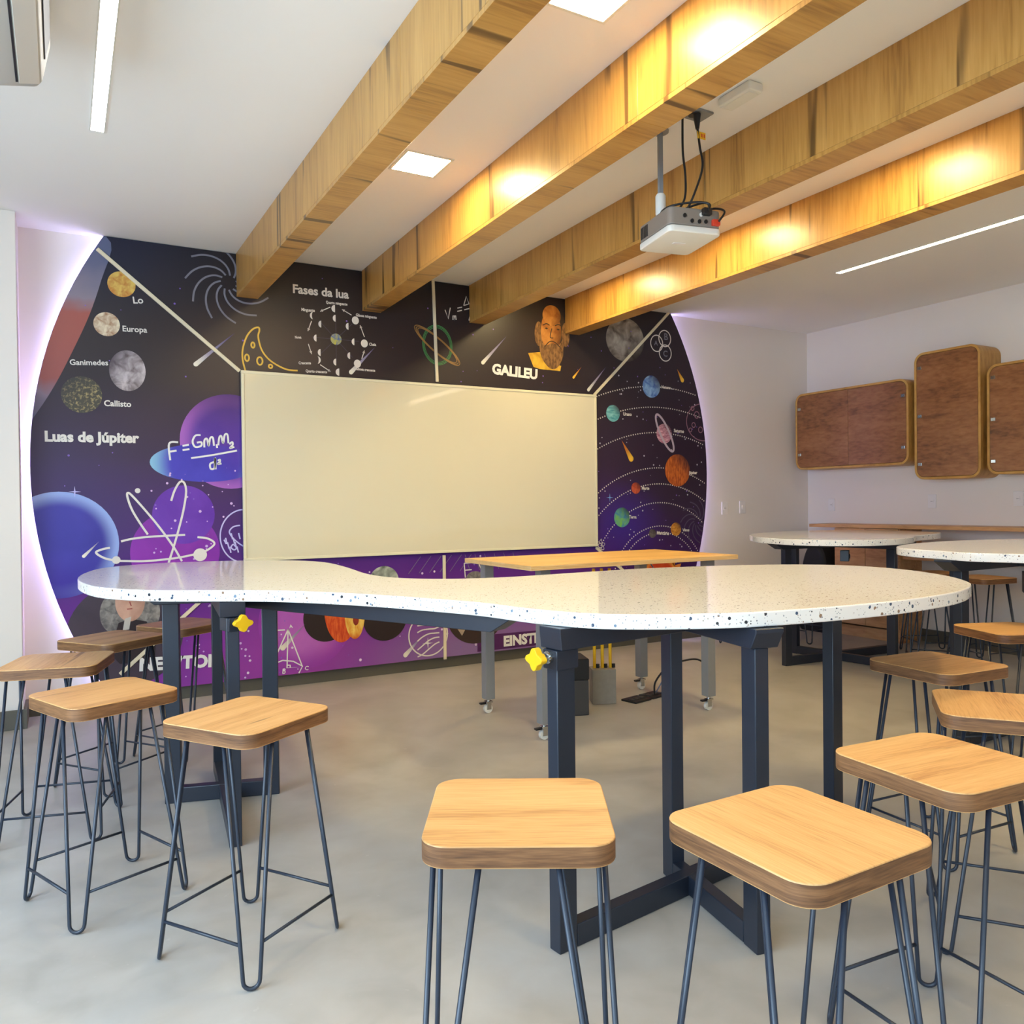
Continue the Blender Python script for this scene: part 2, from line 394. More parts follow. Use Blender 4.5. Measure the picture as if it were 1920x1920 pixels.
def clip_circle(poly, r, n=96):
    for k in range(n):                                  # the circle as many half-planes
        a = 2 * PI * (k + 0.5) / n; ca, sa = math.cos(a), math.sin(a); h = r * math.cos(PI / n) ** 0.5
        d = lambda p: (p[0] - MX) * ca + (p[1] - MZ) * sa - h
        if all(d(p) <= 0 for p in poly): continue
        poly = clip(poly, lambda p: d(p) <= 0, lambda p, q: (p[0] + (q[0]-p[0]) * d(p) / (d(p) - d(q)), p[1] + (q[1]-p[1]) * d(p) / (d(p) - d(q))))
        if len(poly) < 3: return []
    return poly
def clip_mural(poly):
    for f in (lambda q: clip_circle(q, MR - 0.002), lambda q: clip_z(q, ZT - 0.002, True), lambda q: clip_z(q, ZBOT + 0.002, False)):
        poly = f(poly)
        if len(poly) < 3: return []
    return poly

def mural_mat():
    m, nt, b = new_mat('mural_print'); N = nt.nodes; L = nt.links
    tc = N.new('ShaderNodeTexCoord'); sx = N.new('ShaderNodeSeparateXYZ'); L.new(tc.outputs['Object'], sx.inputs[0])
    mr = N.new('ShaderNodeMapRange'); mr.inputs['From Min'].default_value = 0.08 - MZ; mr.inputs['From Max'].default_value = 2.95 - MZ
    L.new(sx.outputs['Z'], mr.inputs['Value'])
    g = ramp(nt, [(0.0, lin((134, 58, 158))), (0.12, lin((112, 44, 146))), (0.26, lin((84, 34, 128))), (0.40, lin((70, 34, 104))), (0.52, lin((58, 38, 70))),
                  (0.70, lin((46, 36, 42))), (1.0, lin((34, 28, 30)))])
    L.new(mr.outputs['Result'], g.inputs['Fac']); col = g.outputs['Color']
    def blob(x, z, rx, rz, rgb, strength, col):
        mp = N.new('ShaderNodeMapping'); mp.vector_type = 'TEXTURE'
        mp.inputs['Location'].default_value = (x - MX, 0, z - MZ); mp.inputs['Scale'].default_value = (rx, 1000, rz)
        L.new(tc.outputs['Object'], mp.inputs['Vector'])
        ln = N.new('ShaderNodeVectorMath'); ln.operation = 'LENGTH'; L.new(mp.outputs[0], ln.inputs[0])
        q = N.new('ShaderNodeMapRange'); q.interpolation_type = 'SMOOTHSTEP'
        q.inputs['From Min'].default_value = 1.0; q.inputs['From Max'].default_value = 0.0; q.inputs['To Max'].default_value = strength
        L.new(ln.outputs['Value'], q.inputs['Value'])
        mx = N.new('ShaderNodeMix'); mx.data_type = 'RGBA'; mx.inputs['B'].default_value = lin(rgb)
        L.new(q.outputs['Result'], mx.inputs['Factor']); L.new(col, mx.inputs['A']); return mx.outputs['Result']
    col = blob(5.0, 1.6, 1.7, 1.9, (40, 25, 46), 1.0, col)
    col = blob(4.6, 0.5, 1.0, 0.6, (54, 28, 76), 0.8, col)
    col = blob(0.25, 2.95, 0.9, 0.7, (28, 32, 56), 0.9, col)
    col = blob(0.0, 1.2, 0.7, 0.7, (56, 44, 96), 0.6, col)
    col = blob(2.9, 0.12, 1.5, 0.42, (140, 112, 160), 0.95, col)
    col = blob(1.3, 0.25, 0.9, 0.45, (158, 62, 168), 0.8, col)
    col = blob(4.25, 1.05, 0.55, 0.45, (58, 34, 130), 0.95, col)
    col = blob(1.2, 2.25, 1.0, 0.5, (84, 70, 64), 0.55, col)  # warm grey haze: sheen of the ceiling lights, put into the print colour
    L.new(col, b.inputs['Base Color']); b.inputs['Roughness'].default_value = 0.38; b.inputs['Specular IOR Level'].default_value = 0.4
    return m
M['mural'] = mural_mat()
def P2(x, z): return (x - MX, z - MZ)
out = clip_z(clip_z(mural_outline(MR), ZT, True), ZBOT, False)
pb = MB(); n = len(out)
fv = [(P2(*p)[0], 0.0, P2(*p)[1]) for p in out]; bv = [(x, 0.02, z) for x, _, z in fv]
pb.add(fv + bv, [tuple(range(n)), tuple(range(2*n - 1, n - 1, -1))] + [(i, (i+1) % n, n + (i+1) % n, n + i) for i in range(n)])
pb.build('panel', M['mural'], mural)
# wooden standoffs and the LED strip run behind the rim
for x, z in ((0.6, 0.6), (0.6, 2.3), (2.5, 0.4), (2.5, 2.7), (4.5, 0.6), (4.5, 2.3)):
    MB().box((x - MX - 0.1, 0.02, z - MZ - 0.03), (x - MX + 0.1, YB - MY, z - MZ + 0.03)).build('standoff', M['ply'], mural)
for side in (-1, 1):
    lb = MB(); a0 = math.asin((ZBOT + 0.01 - MZ) / MR); a1 = math.asin((ZT - 0.02 - MZ) / MR); k = 72; r = MR - 0.014; vv = []
    for i in range(k + 1):
        a = a0 + (a1 - a0) * i / k
        for rr, yy in ((r, 0.024), (r, 0.05), (r - 0.004, 0.05), (r - 0.004, 0.024)):
            vv.append((side * rr * math.cos(a), yy, rr * math.sin(a)))
    fs = []
    for i in range(k):
        for j in range(4): fs.append((i*4 + j, i*4 + (j+1) % 4, (i+1)*4 + (j+1) % 4, (i+1)*4 + j))
    fs += [(0, 1, 2, 3), (k*4 + 3, k*4 + 2, k*4 + 1, k*4)]
    lb.add(vv, fs); lb.build('led_strip', M['led'], mural)

# --- printed things, each a thin skin on the panel
PC = [0]
def print_poly(name, polys, mat, layer, center=None):
    """polys: lists of (X, Z) points in metres on the wall."""
    polys = [p for p in polys if len(p) >= 3]
    if not polys: return None
    if center is None:
        xs = [p[0] for q in polys for p in q]; zs = [p[1] for q in polys for p in q]; center = ((min(xs)+max(xs))/2, (min(zs)+max(zs))/2)
    me = bpy.data.meshes.new(name); v = []; f = []
    for q in polys:
        ar = sum(q[i-1][0]*q[i][1] - q[i][0]*q[i-1][1] for i in range(len(q)))
        if ar < 0: q = list(reversed(q))
        k = len(v); v += [(x - center[0], 0.0, z - center[1]) for x, z in q]; f.append(tuple(range(k, k + len(q))))
    me.from_pydata(v, [], f); me.materials.append(mat)
    o = bpy.data.objects.new(name, me); COL.objects.link(o); o.parent = mural
    PC[0] += 1; o.location = (center[0] - MX, -0.0006 * layer - 0.000003 * PC[0], center[1] - MZ); return o
def ell(c, rx, rz, rot=0.0, n=48, a0=0.0, a1=2*PI, close=True):
    pts = []
    for i in range(n + (0 if close else 1)):
        a = a0 + (a1 - a0) * i / n; x, z = rx * math.cos(a), rz * math.sin(a)
        pts.append((c[0] + x * math.cos(rot) - z * math.sin(rot), c[1] + x * math.sin(rot) + z * math.cos(rot)))
    return pts
def ribbon(pts, wd, closed=False, sm=True):
    if sm and len(pts) > 2: pts = [tuple(p) for p in spline(pts, 6, closed)]
    n = len(pts); L_, R_ = [], []
    for i in range(n):
        a = pts[i-1] if (i > 0 or closed) else pts[i]; b = pts[(i+1) % n] if (i < n-1 or closed) else pts[i]
        dx, dz = b[0]-a[0], b[1]-a[1]; l = math.hypot(dx, dz) or 1; nx, nz = -dz/l*wd/2, dx/l*wd/2
        L_.append((pts[i][0]+nx, pts[i][1]+nz)); R_.append((pts[i][0]-nx, pts[i][1]-nz))
    return [[L_[i], L_[(i+1) % n], R_[(i+1) % n], R_[i]] for i in range(n if closed else n-1)]
def doodle(name, strokes, wd, mat, layer, sm=True, center=None):
    for s in strokes:                                  # every pen stroke is a print of its own
        polys = ribbon(s[0], wd, s[1], sm) if isinstance(s, tuple) else ribbon(s, wd, False, sm)
        print_poly(name, [clip_mural(p) for p in polys], mat, layer, center)
def ink(name, rgb, rough=0.45): return plain(name, rgb, rough)
INK = ink('cream_ink', (226, 220, 212)); GREY = ink('grey_ink', (120, 118, 130)); YEL = ink('yellow_ink', (226, 184, 74))
GRN = ink('green_ink', (70, 146, 84)); TAN = ink('tan_ink', (150, 112, 60)); LILAC = ink('lilac_ink', (196, 188, 236)); PINKL = ink('dim_pink_ink', (150, 108, 126))
DIM = ink('dim_ink', (74, 66, 90)); CREAM2 = ink('light_ink', (232, 230, 226)); DARKP = ink('dark_purple_ink', (78, 26, 88)); BLACK = ink('dark_brown_ink', (38, 24, 24))
def planet_mat(name, c1, c2, scale=20, bands=None, rim=None, rimw=0.25, r=0.1, shade=None, shade_dir=(1, -1), contrast=(0.35, 0.65)):
    m, nt, b = new_mat(name); N = nt.nodes; L = nt.links
    tc = N.new('ShaderNodeTexCoord'); mp = N.new('ShaderNodeMapping'); L.new(tc.outputs['Object'], mp.inputs['Vector'])
    mp.inputs['Scale'].default_value = bands or (1, 1, 1)
    nz = N.new('ShaderNodeTexNoise'); nz.inputs['Scale'].default_value = scale; nz.inputs['Detail'].default_value = 6; nz.inputs['Distortion'].default_value = 0.6
    L.new(mp.outputs[0], nz.inputs['Vector'])
    rp = ramp(nt, [(contrast[0], lin(c1)), (contrast[1], lin(c2))]); L.new(nz.outputs['Fac'], rp.inputs['Fac']); col = rp.outputs['Color']
    ln = N.new('ShaderNodeVectorMath'); ln.operation = 'LENGTH'; L.new(tc.outputs['Object'], ln.inputs[0])
    if rim:
        q = N.new('ShaderNodeMapRange'); q.interpolation_type = 'SMOOTHSTEP'; q.inputs['From Min'].default_value = r * (1 - rimw); q.inputs['From Max'].default_value = r
        L.new(ln.outputs['Value'], q.inputs['Value'])
        mx = N.new('ShaderNodeMix'); mx.data_type = 'RGBA'; mx.inputs['B'].default_value = lin(rim); L.new(q.outputs['Result'], mx.inputs['Factor']); L.new(col, mx.inputs['A']); col = mx.outputs['Result']
    if shade:
        dp = N.new('ShaderNodeVectorMath'); dp.operation = 'DOT_PRODUCT'; dp.inputs[1].default_value = (shade_dir[0] / r, 0, shade_dir[1] / r); L.new(tc.outputs['Object'], dp.inputs[0])
        q = N.new('ShaderNodeMapRange'); q.interpolation_type = 'SMOOTHSTEP'; q.inputs['From Min'].default_value = -0.1; q.inputs['From Max'].default_value = 1.2
        L.new(dp.outputs['Value'], q.inputs['Value'])
        mx = N.new('ShaderNodeMix'); mx.data_type = 'RGBA'; mx.inputs['B'].default_value = lin(shade); L.new(q.outputs['Result'], mx.inputs['Factor']); L.new(col, mx.inputs['A']); col = mx.outputs['Result']
    L.new(col, b.inputs['Base Color']); b.inputs['Roughness'].default_value = 0.4; b.inputs['Specular IOR Level'].default_value = 0.4
    return m
def planet(name, c, r, mat, layer=3, rz=None):
    return print_poly(name, [clip_mural(ell(c, r, rz or r))], mat, layer, center=c)
def lettering(txt, p0, p1, mat, layer=6, bold=0.02, hs=1.0, name='lettering', shear=0.0):
    cu = bpy.data.curves.new(name, 'FONT'); cu.body = txt; cu.size = 1.0; cu.offset = bold; cu.shear = shear; cu.resolution_u = 3
    ob = bpy.data.objects.new(name, cu); COL.objects.link(ob)
    dg = bpy.context.evaluated_depsgraph_get(); dg.update()
    me = bpy.data.meshes.new_from_object(ob.evaluated_get(dg)); bpy.data.objects.remove(ob); bpy.data.curves.remove(cu)
    xs = [v.co.x for v in me.vertices]; x0, x1 = min(xs), max(xs)
    dx, dz = p1[0]-p0[0], p1[1]-p0[1]; W = math.hypot(dx, dz); s = W / (x1 - x0); an = math.atan2(dz, dx)
    for v in me.vertices:
        x, y = (v.co.x - x0) * s, v.co.y * s * hs
        v.co = (x * math.cos(an) - y * math.sin(an), 0.0, x * math.sin(an) + y * math.cos(an))
    me.materials.clear(); me.materials.append(mat); me.name = name
    o = bpy.data.objects.new(name, me); COL.objects.link(o); o.parent = mural
    o.location = (p0[0] - MX, -0.0006 * layer, p0[1] - MZ); return o

# Jupiter's limb along the upper left rim
jp = [(0.125, 2.968), (-0.022, 2.687), (-0.109, 2.420), (-0.167, 2.224), (-0.210, 2.046), (-0.226, 1.871), (-0.187, 1.746), (-0.112, 1.845), (-0.017, 2.017), (0.079, 2.229), (0.169, 2.450), (0.237, 2.672), (0.294, 2.911)]
def limb_mat():
    m, nt, b = new_mat('jupiter_limb_print'); N = nt.nodes; L = nt.links
    tc = N.new('ShaderNodeTexCoord'); sx = N.new('ShaderNodeSeparateXYZ'); L.new(tc.outputs['Object'], sx.inputs[0])
    nz = N.new('ShaderNodeTexNoise'); nz.inputs['Scale'].default_value = 5; L.new(tc.outputs['Object'], nz.inputs['Vector'])
    ad = N.new('ShaderNodeMath'); ad.operation = 'MULTIPLY_ADD'; ad.inputs[1].default_value = 0.25; L.new(nz.outputs['Fac'], ad.inputs[0]); L.new(sx.outputs['Z'], ad.inputs[2])
    mr = N.new('ShaderNodeMapRange'); mr.inputs['From Min'].default_value = -0.45; mr.inputs['From Max'].default_value = 0.65; L.new(ad.outputs[0], mr.inputs['Value'])
    rp = ramp(nt, [(0.0, lin((70, 74, 104))), (0.16, lin((128, 110, 128))), (0.26, lin((150, 78, 72))), (0.6, lin((160, 84, 74))), (0.7, lin((136, 126, 140))), (0.9, lin((96, 100, 130))), (1.0, lin((90, 98, 130)))])
    L.new(mr.outputs['Result'], rp.inputs['Fac']); L.new(rp.outputs['Color'], b.inputs['Base Color']); b.inputs['Roughness'].default_value = 0.4; return m
print_poly('planet_print', [clip_mural([tuple(p) for p in spline(jp, 4)])], limb_mat(), 2)
planet('moon_print', (0.350, 2.659), 0.080, planet_mat('io_print', (188, 120, 50), (220, 188, 96), 26, r=0.08))
planet('moon_print', (0.263, 2.400), 0.074, planet_mat('europa_print', (164, 124, 92), (226, 214, 186), 24, r=0.074))
planet('moon_print', (0.376, 2.119), 0.104, planet_mat('ganymede_print', (110, 98, 100), (196, 186, 190), 16, r=0.12, shade=(60, 46, 60), shade_dir=(-0.8, 0.5)), rz=0.128)
planet('moon_print', (0.119, 1.954), 0.112, planet_mat('callisto_print', (70, 66, 54), (176, 156, 104), 60, r=0.112, contrast=(0.5, 0.72), shade=(52, 48, 50), shade_dir=(-0.6, 0.5)))
planet('planet_print', (0.991, 1.690), 0.315, planet_mat('violet_sphere_print', (78, 40, 150), (92, 52, 160), 3, r=0.315, rim=(164, 96, 190), rimw=0.35, shade=(70, 36, 110), shade_dir=(0.2, 1.0)), 2)
planet('planet_print', (0.831, 1.545), 0.335, planet_mat('teal_planet_print', (60, 50, 170), (72, 66, 190), 3, r=0.335, rim=(134, 186, 216), rimw=0.4, shade=(88, 44, 160), shade_dir=(0.8, 0.8)), 3, rz=0.125)
planet('planet_print', (-0.012, 1.033), 0.325, planet_mat('blue_planet_print', (56, 50, 150), (66, 62, 168), 2, r=0.325, rim=(150, 172, 228), rimw=0.30, shade=(58, 34, 150), shade_dir=(-0.3, -1.0)), 2)
planet('planet_print', (0.644, 0.966), 0.27, planet_mat('magenta_disc_print', (126, 40, 160), (146, 52, 176), 3, r=0.27), 1)
planet('planet_print', (0.695, 1.207), 0.19, planet_mat('violet_disc_print', (96, 42, 164), (112, 58, 180), 3, r=0.19), 1)
planet('planet_print', (1.485, 0.447), 0.33, planet_mat('pink_disc_print', (168, 84, 186), (186, 104, 196), 2, r=0.33, rim=(150, 60, 170), rimw=0.5), 1)
planet('moon_print', (4.288, 2.667), 0.205, planet_mat('grey_moon_print', (84, 72, 66), (176, 168, 158), 9, r=0.2, shade=(34, 26, 26), shade_dir=(0.7, -0.7)), rz=0.19)

# doodles
doodle('atom_doodle', [[(0.478, 1.084), (0.432, 1.160), (0.388, 1.245), (0.364, 1.323), (0.368, 1.350), (0.398, 1.323), (0.474, 1.227), (0.550, 1.123), (0.628, 1.001), (0.678, 0.905)],
    [(0.619, 1.297), (0.640, 1.363), (0.672, 1.418), (0.698, 1.415), (0.710, 1.356), (0.693, 1.241), (0.662, 1.114), (0.628, 0.994), (0.598, 0.898)],
    [(0.324, 1.045), (0.394, 1.060), (0.509, 1.070), (0.700, 1.075)],
    [(0.261, 1.007), (0.219, 0.999), (0.183, 0.980), (0.227, 0.945), (0.292, 0.926), (0.353, 0.920), (0.469, 0.915), (0.627, 0.925), (0.747, 0.944), (0.813, 0.959), (0.880, 1.009), (0.841, 1.046), (0.775, 1.058)]], 0.013, INK, 5)
for c, r in (((0.790, 0.942), 0.042), ((0.295, 0.929), 0.024), ((0.423, 1.363), 0.016)): planet('doodle_dot', c, r, INK, 6)
doodle('force_formula', [[(0.617, 1.559), (0.612, 1.666), (0.666, 1.677)], [(0.611, 1.614), (0.656, 1.622)], [(0.692, 1.654), (0.731, 1.662)], [(0.692, 1.626), (0.734, 1.634)], [(0.743, 1.575), (0.882, 1.599), (1.032, 1.631)],
    [(0.804, 1.727), (0.771, 1.722), (0.754, 1.683), (0.770, 1.649), (0.806, 1.657), (0.807, 1.681), (0.780, 1.677)],
    [(0.826, 1.647), (0.827, 1.693), (0.843, 1.704), (0.853, 1.658), (0.863, 1.708), (0.880, 1.712), (0.886, 1.659)], [(0.903, 1.670), (0.906, 1.645)],
    [(0.913, 1.663), (0.921, 1.716), (0.934, 1.724), (0.944, 1.678), (0.955, 1.732), (0.972, 1.736), (0.978, 1.679)], [(0.984, 1.672), (1.002, 1.687), (1.005, 1.669), (0.987, 1.647), (1.015, 1.655)],
    [(0.888, 1.553), (0.861, 1.539), (0.864, 1.507), (0.887, 1.514), (0.892, 1.581), (0.894, 1.504)], [(0.908, 1.561), (0.922, 1.568), (0.922, 1.554), (0.908, 1.539), (0.932, 1.543)]], 0.012, CREAM2, 6)
# globe sketch half hidden by the whiteboard
globe = [(ell((1.072, 1.057), 0.155, 0.178), True), [(1.045, 1.129), (1.001, 1.120), (0.976, 1.088), (0.996, 1.048), (1.033, 1.011), (1.064, 0.989)], [(0.999, 1.005), (0.985, 0.984), (1.005, 0.966), (1.019, 0.980), (0.999, 1.005)]]
for k in range(9):
    globe.append([(0.941, 1.036), (0.955, 1.007)] if k == 0 else [((0.939, 1.078)[0] + 0.012*k, (0.939, 1.078)[1] - 0.03*(k % 4)), ((0.948, 1.057)[0] + 0.012*k, (0.948, 1.057)[1] - 0.03*(k % 4) - 0.02)])
doodle('globe_doodle', globe, 0.009, LILAC, 5)
# magnetic swirls
def swirl(c, R, mat, wd, n=11, squeeze=1.0):
    st = []
    for k in range(n):
        a = 2*PI*k/n + 0.2; pts = []
        for i in range(7):
            t = i / 6; r = R * (0.18 + 0.82*t); aa = a + 1.25*t
            pts.append((c[0] + squeeze*r*math.cos(aa), c[1] + r*math.sin(aa)))
        st.append(pts)
    doodle('swirl_doodle', st, wd, mat, 4)
swirl((0.993, 2.750), 0.27, GREY, 0.012)
swirl((5.092, 1.072), 0.20, DIM, 0.010)
doodle('crescent_doodle', [[(1.095, 2.167), (1.078, 2.241), (1.079, 2.313), (1.105, 2.398), (1.144, 2.452), (1.183, 2.470), (1.190, 2.449), (1.182, 2.405), (1.202, 2.323), (1.244, 2.265), (1.301, 2.226), (1.373, 2.198), (1.446, 2.196)],
    (ell((1.146, 2.347), 0.011, 0.018), True), (ell((1.106, 2.258), 0.013, 0.022), True), (ell((1.190, 2.243), 0.018, 0.026), True), (ell((1.261, 2.212), 0.012, 0.012), True)], 0.011, YEL, 5)
ringp = [(ell((2.509, 2.462), 0.225*k, 0.055*k, -0.62, 40), True) for k in (1.0, 0.93, 0.86)]
doodle('saturn_doodle', [(ell((2.509, 2.466), 0.122*k, 0.150*k, 0.1*k, 40), True) for k in (1.0, 0.94, 0.87)], 0.0045, GRN, 4)
doodle('saturn_ring_doodle', ringp, 0.006, TAN, 5)
doodle('speed_formula', [[(2.575, 2.740), (2.601, 2.674), (2.620, 2.761)], [(2.641, 2.670), (2.642, 2.702), (2.651, 2.703), (2.655, 2.671), (2.655, 2.704), (2.664, 2.705), (2.668, 2.673)], [(2.679, 2.764), (2.720, 2.776)], [(2.678, 2.739), (2.719, 2.752)],
    [(2.738, 2.758), (2.877, 2.802)], [(2.734, 2.790), (2.757, 2.863), (2.780, 2.808), (2.734, 2.790)], [(2.822, 2.854), (2.803, 2.844), (2.817, 2.824), (2.798, 2.802)], [(2.778, 2.680), (2.793, 2.747), (2.820, 2.692), (2.778, 2.680)], [(2.844, 2.740), (2.843, 2.690)]], 0.008, INK, 5, sm=False)
doodle('venn_doodle', [(ell((4.636, 2.666), 0.068, 0.072), True), (ell((4.728, 2.717), 0.068, 0.072), True), (ell((4.733, 2.588), 0.068, 0.072), True)], 0.009, INK, 5)
lettering('A', (4.606, 2.649), (4.648, 2.648), GREY); lettering('B', (4.722, 2.706), (4.765, 2.706), GREY); lettering('C', (4.708, 2.558), (4.757, 2.557), GREY)
doodle('moon_doodle', [(ell((5.174, 1.986), 0.20, 0.17), True), (ell((5.097, 2.051), 0.028, 0.030), True), (ell((5.047, 2.108), 0.018, 0.018), True), (ell((5.141, 1.916), 0.024, 0.026), True), (ell((5.058, 1.957), 0.02, 0.022), True), (ell((5.019, 1.911), 0.016, 0.018), True)], 0.008, PINKL, 5)
doodle('triangle_doodle', [[(1.355, 0.402), (1.265, 0.216)], [(1.355, 0.402), (1.344, 0.137), (1.451, 0.133), (1.355, 0.402)], [(1.261, 0.176), (1.316, 0.192), (1.389, 0.177), (1.451, 0.137), (1.425, 0.091)], [(1.348, 0.155), (1.366, 0.153), (1.366, 0.135)], [(1.261, 0.403), (1.333, 0.401)]], 0.009, CREAM2, 5, sm=False)
lettering('A', (1.363, 0.409), (1.388, 0.411), CREAM2); lettering('b', (1.311, 0.100), (1.333, 0.098), CREAM2); lettering('C', (1.466, 0.109), (1.492, 0.106), CREAM2)
gs = [(ell((2.405, 0.271), 0.158, 0.158), True)]
for k in range(5):
    y = -0.11 + 0.05*k; gs.append([((2.405, 0.271)[0] + x, (2.405, 0.271)[1] + y + 0.018*math.sin(22*x + k) + 0.35*x) for x in (-0.09, -0.05, 0.0, 0.05, 0.09)])
doodle('planet_doodle', gs, 0.010, INK, 5)
doodle('sketch_doodle', [[(2.712, 0.798), (2.720, 0.686)], [(2.712, 0.798), (2.832, 0.801)], [(2.720, 0.744), (2.776, 0.745)], [(2.841, 0.784), (2.864, 0.733), (2.845, 0.709)]], 0.008, INK, 5, sm=False)
lns = []
for k in range(12):
    x = 938 + k
    lns.append([(2.25 + 0.085*k, 0.74), (2.25 + 0.085*k + (0.10 if k < 6 else -0.04), 0.865)])
doodle('ray_doodle', lns, 0.004, GREY, 4, sm=False)
doodle('small_atom_doodle', [(ell((4.000, 0.889), 0.05, 0.018, a, 20), True) for a in (0.3, 1.4, 2.4)], 0.004, INK, 5)

# comets: bright head fading along the tail (flat print)
def comet_mat(name, head, tail, L_):
    m, nt, b = new_mat(name); tc = nt.nodes.new('ShaderNodeTexCoord'); ln = nt.nodes.new('ShaderNodeVectorMath'); ln.operation = 'LENGTH'
    nt.links.new(tc.outputs['Object'], ln.inputs[0]); mr = nt.nodes.new('ShaderNodeMapRange'); mr.inputs['From Max'].default_value = L_; nt.links.new(ln.outputs['Value'], mr.inputs['Value'])
    rp = ramp(nt, [(0.0, lin(head)), (0.35, lin(tuple((a+b_)/2 for a, b_ in zip(head, tail)))), (1.0, lin(tail))]); nt.links.new(mr.outputs['Result'], rp.inputs['Fac']); nt.links.new(rp.outputs['Color'], b.inputs['Base Color']); b.inputs['Roughness'].default_value = 0.45
    return m
CM = comet_mat('blue_comet_print', (236, 232, 214), (70, 62, 130), 0.30); CF = comet_mat('fire_comet_print', (244, 196, 60), (150, 50, 24), 0.24)
def comet(h, t, wd, mat):
    dx, dz = t[0]-h[0], t[1]-h[1]; l = math.hypot(dx, dz); nx, nz = -dz/l*wd, dx/l*wd
    pts = [(h[0]+nx, h[1]+nz), t, (h[0]-nx, h[1]-nz)] + [(h[0] - wd*(nx*math.sin(a) + dx/l*wd*math.cos(a))/wd, h[1] - wd*(nz*math.sin(a) + dz/l*wd*math.cos(a))/wd) for a in [PI/2 - PI*i/6 for i in range(1, 6)]]
    print_poly('comet_print', [pts[:2] + pts[2:3] + []], mat, 4, center=h); print_poly('comet_print', [ell(h, wd, wd, n=16)], mat, 4, center=h)
for h, t, wd in (((0.781, 2.190), (1.032, 2.420), 0.015), ((1.829, 2.212), (2.012, 2.407), 0.016), ((2.895, 2.362), (3.113, 2.591), 0.015), ((3.895, 2.209), (4.080, 2.416), 0.014), ((0.116, 0.960), (0.202, 1.049), 0.010), ((1.317, 0.277), (1.474, 0.429), 0.018), ((2.218, 0.137), (2.357, 0.268), 0.018)): comet(h, t, wd, CM)
comet((4.339, 1.636), (4.237, 1.796), 0.026, CF); comet((4.929, 2.358), (4.868, 2.455), 0.020, CF); comet((3.745, 2.303), (3.827, 2.398), 0.010, CF)

# Moon phases chart
lettering('Fases da lua', (1.421, 2.733), (1.820, 2.738), INK, bold=0.03)
ec = (1.722, 2.439)
doodle('phase_spokes', [[ec, (ec[0] + 0.17*math.cos(a), ec[1] + 0.17*math.sin(a))] for a in [PI/4*k for k in range(8)]], 0.003, DIM, 2, sm=False)
planet('earth_print', ec, 0.040, planet_mat('earth_print_small', (48, 92, 170), (196, 188, 70), 30, r=0.04))
for p in ((1.720, 2.587), (1.814, 2.539), (1.856, 2.432), (1.823, 2.330), (1.720, 2.276), (1.609, 2.335), (1.581, 2.434), (1.616, 2.535)):
    print_poly('phase_print', [ell(p, 0.020, 0.024, a0=PI/2, a1=1.5*PI, n=16, close=False)], INK, 4)
for p, kind in (((1.717, 2.655), 'l'), ((1.866, 2.587), 'f'), ((1.931, 2.427), 'f'), ((1.877, 2.277), 'f'), ((1.742, 2.206), 'l'), ((1.586, 2.281), 'r'), ((1.560, 2.589), 'c')):
    r = 0.026
    if kind == 'f': q = ell(p, r, r*1.1)
    elif kind == 'l': q = ell(p, r, r, a0=PI/2, a1=1.5*PI, n=16, close=False)
    else:
        s = 1 if kind == 'r' else -1
        q = [(p[0] + s*r*0.9*math.cos(a), p[1] + r*math.sin(a)) for a in [-PI/2 + PI*i/12 for i in range(13)]] + [(p[0] + s*r*0.35*math.cos(a), p[1] + r*math.sin(a)) for a in [PI/2 - PI*i/12 for i in range(1, 12)]]
    print_poly('phase_print', [q], INK, 4)
def arrow(a, b):
    dx, dz = b[0]-a[0], b[1]-a[1]; l = math.hypot(dx, dz); ux, uz = dx/l, dz/l
    hd = [(b[0], b[1]), (b[0] - ux*0.02 - uz*0.010, b[1] - uz*0.02 + ux*0.010), (b[0] - ux*0.02 + uz*0.010, b[1] - uz*0.02 - ux*0.010)]
    print_poly('phase_arrow', ribbon([a, b], 0.006, False, False) + [hd], INK, 4)
for a, b in (((1.683, 2.662), (1.610, 2.624)), ((1.838, 2.622), (1.768, 2.656)), ((1.932, 2.474), (1.901, 2.556)), ((1.910, 2.314), (1.931, 2.377)), ((1.548, 2.550), (1.521, 2.477)), ((1.523, 2.388), (1.545, 2.319)), ((1.605, 2.249), (1.680, 2.205))): arrow(a, b)
for s, a, b in (('Quarto minguante', (1.652, 2.685), (1.808, 2.687)), ('Minguante', (1.478, 2.614), (1.572, 2.616)), ('Gibosa minguante', (1.870, 2.618), (2.027, 2.615)), ('Nova', (1.431, 2.417), (1.475, 2.421)), ('Cheia', (1.967, 2.415), (2.020, 2.416)),
                ('Crescente', (1.454, 2.241), (1.540, 2.247)), ('Gibosa crescente', (1.865, 2.230), (2.010, 2.228)), ('Quarto crescente', (1.502, 2.189), (1.653, 2.192))): lettering(s, a, b, INK, bold=0.03, hs=1.3)
for s, a, b, bd in (('Lo', (0.416, 2.546), (0.474, 2.553), 0.02), ('Europa', (0.352, 2.365), (0.493, 2.369), 0.02), ('Ganimedes', (0.058, 2.132), (0.268, 2.145), 0.02), ('Callisto', (0.241, 1.891), (0.394, 1.892), 0.025), ('Luas de Júpiter', (-0.081, 1.663), (0.437, 1.668), 0.045)): lettering(s, a, b, INK, bold=bd)
lettering('GALILEU', (2.974, 2.284), (3.391, 2.266), CREAM2, 9, bold=0.05)
lettering('NEWTON', (0.416, 0.222), (0.909, 0.199), CREAM2, 9, bold=0.05)
print_poly('name_plate', [[(2.818, 0.101), (2.820, 0.226), (3.587, 0.219), (3.585, 0.100)]], DARKP, 3)
lettering('EINSTEIN', (3.051, 0.124), (3.497, 0.125), CREAM2, 9, bold=0.05)

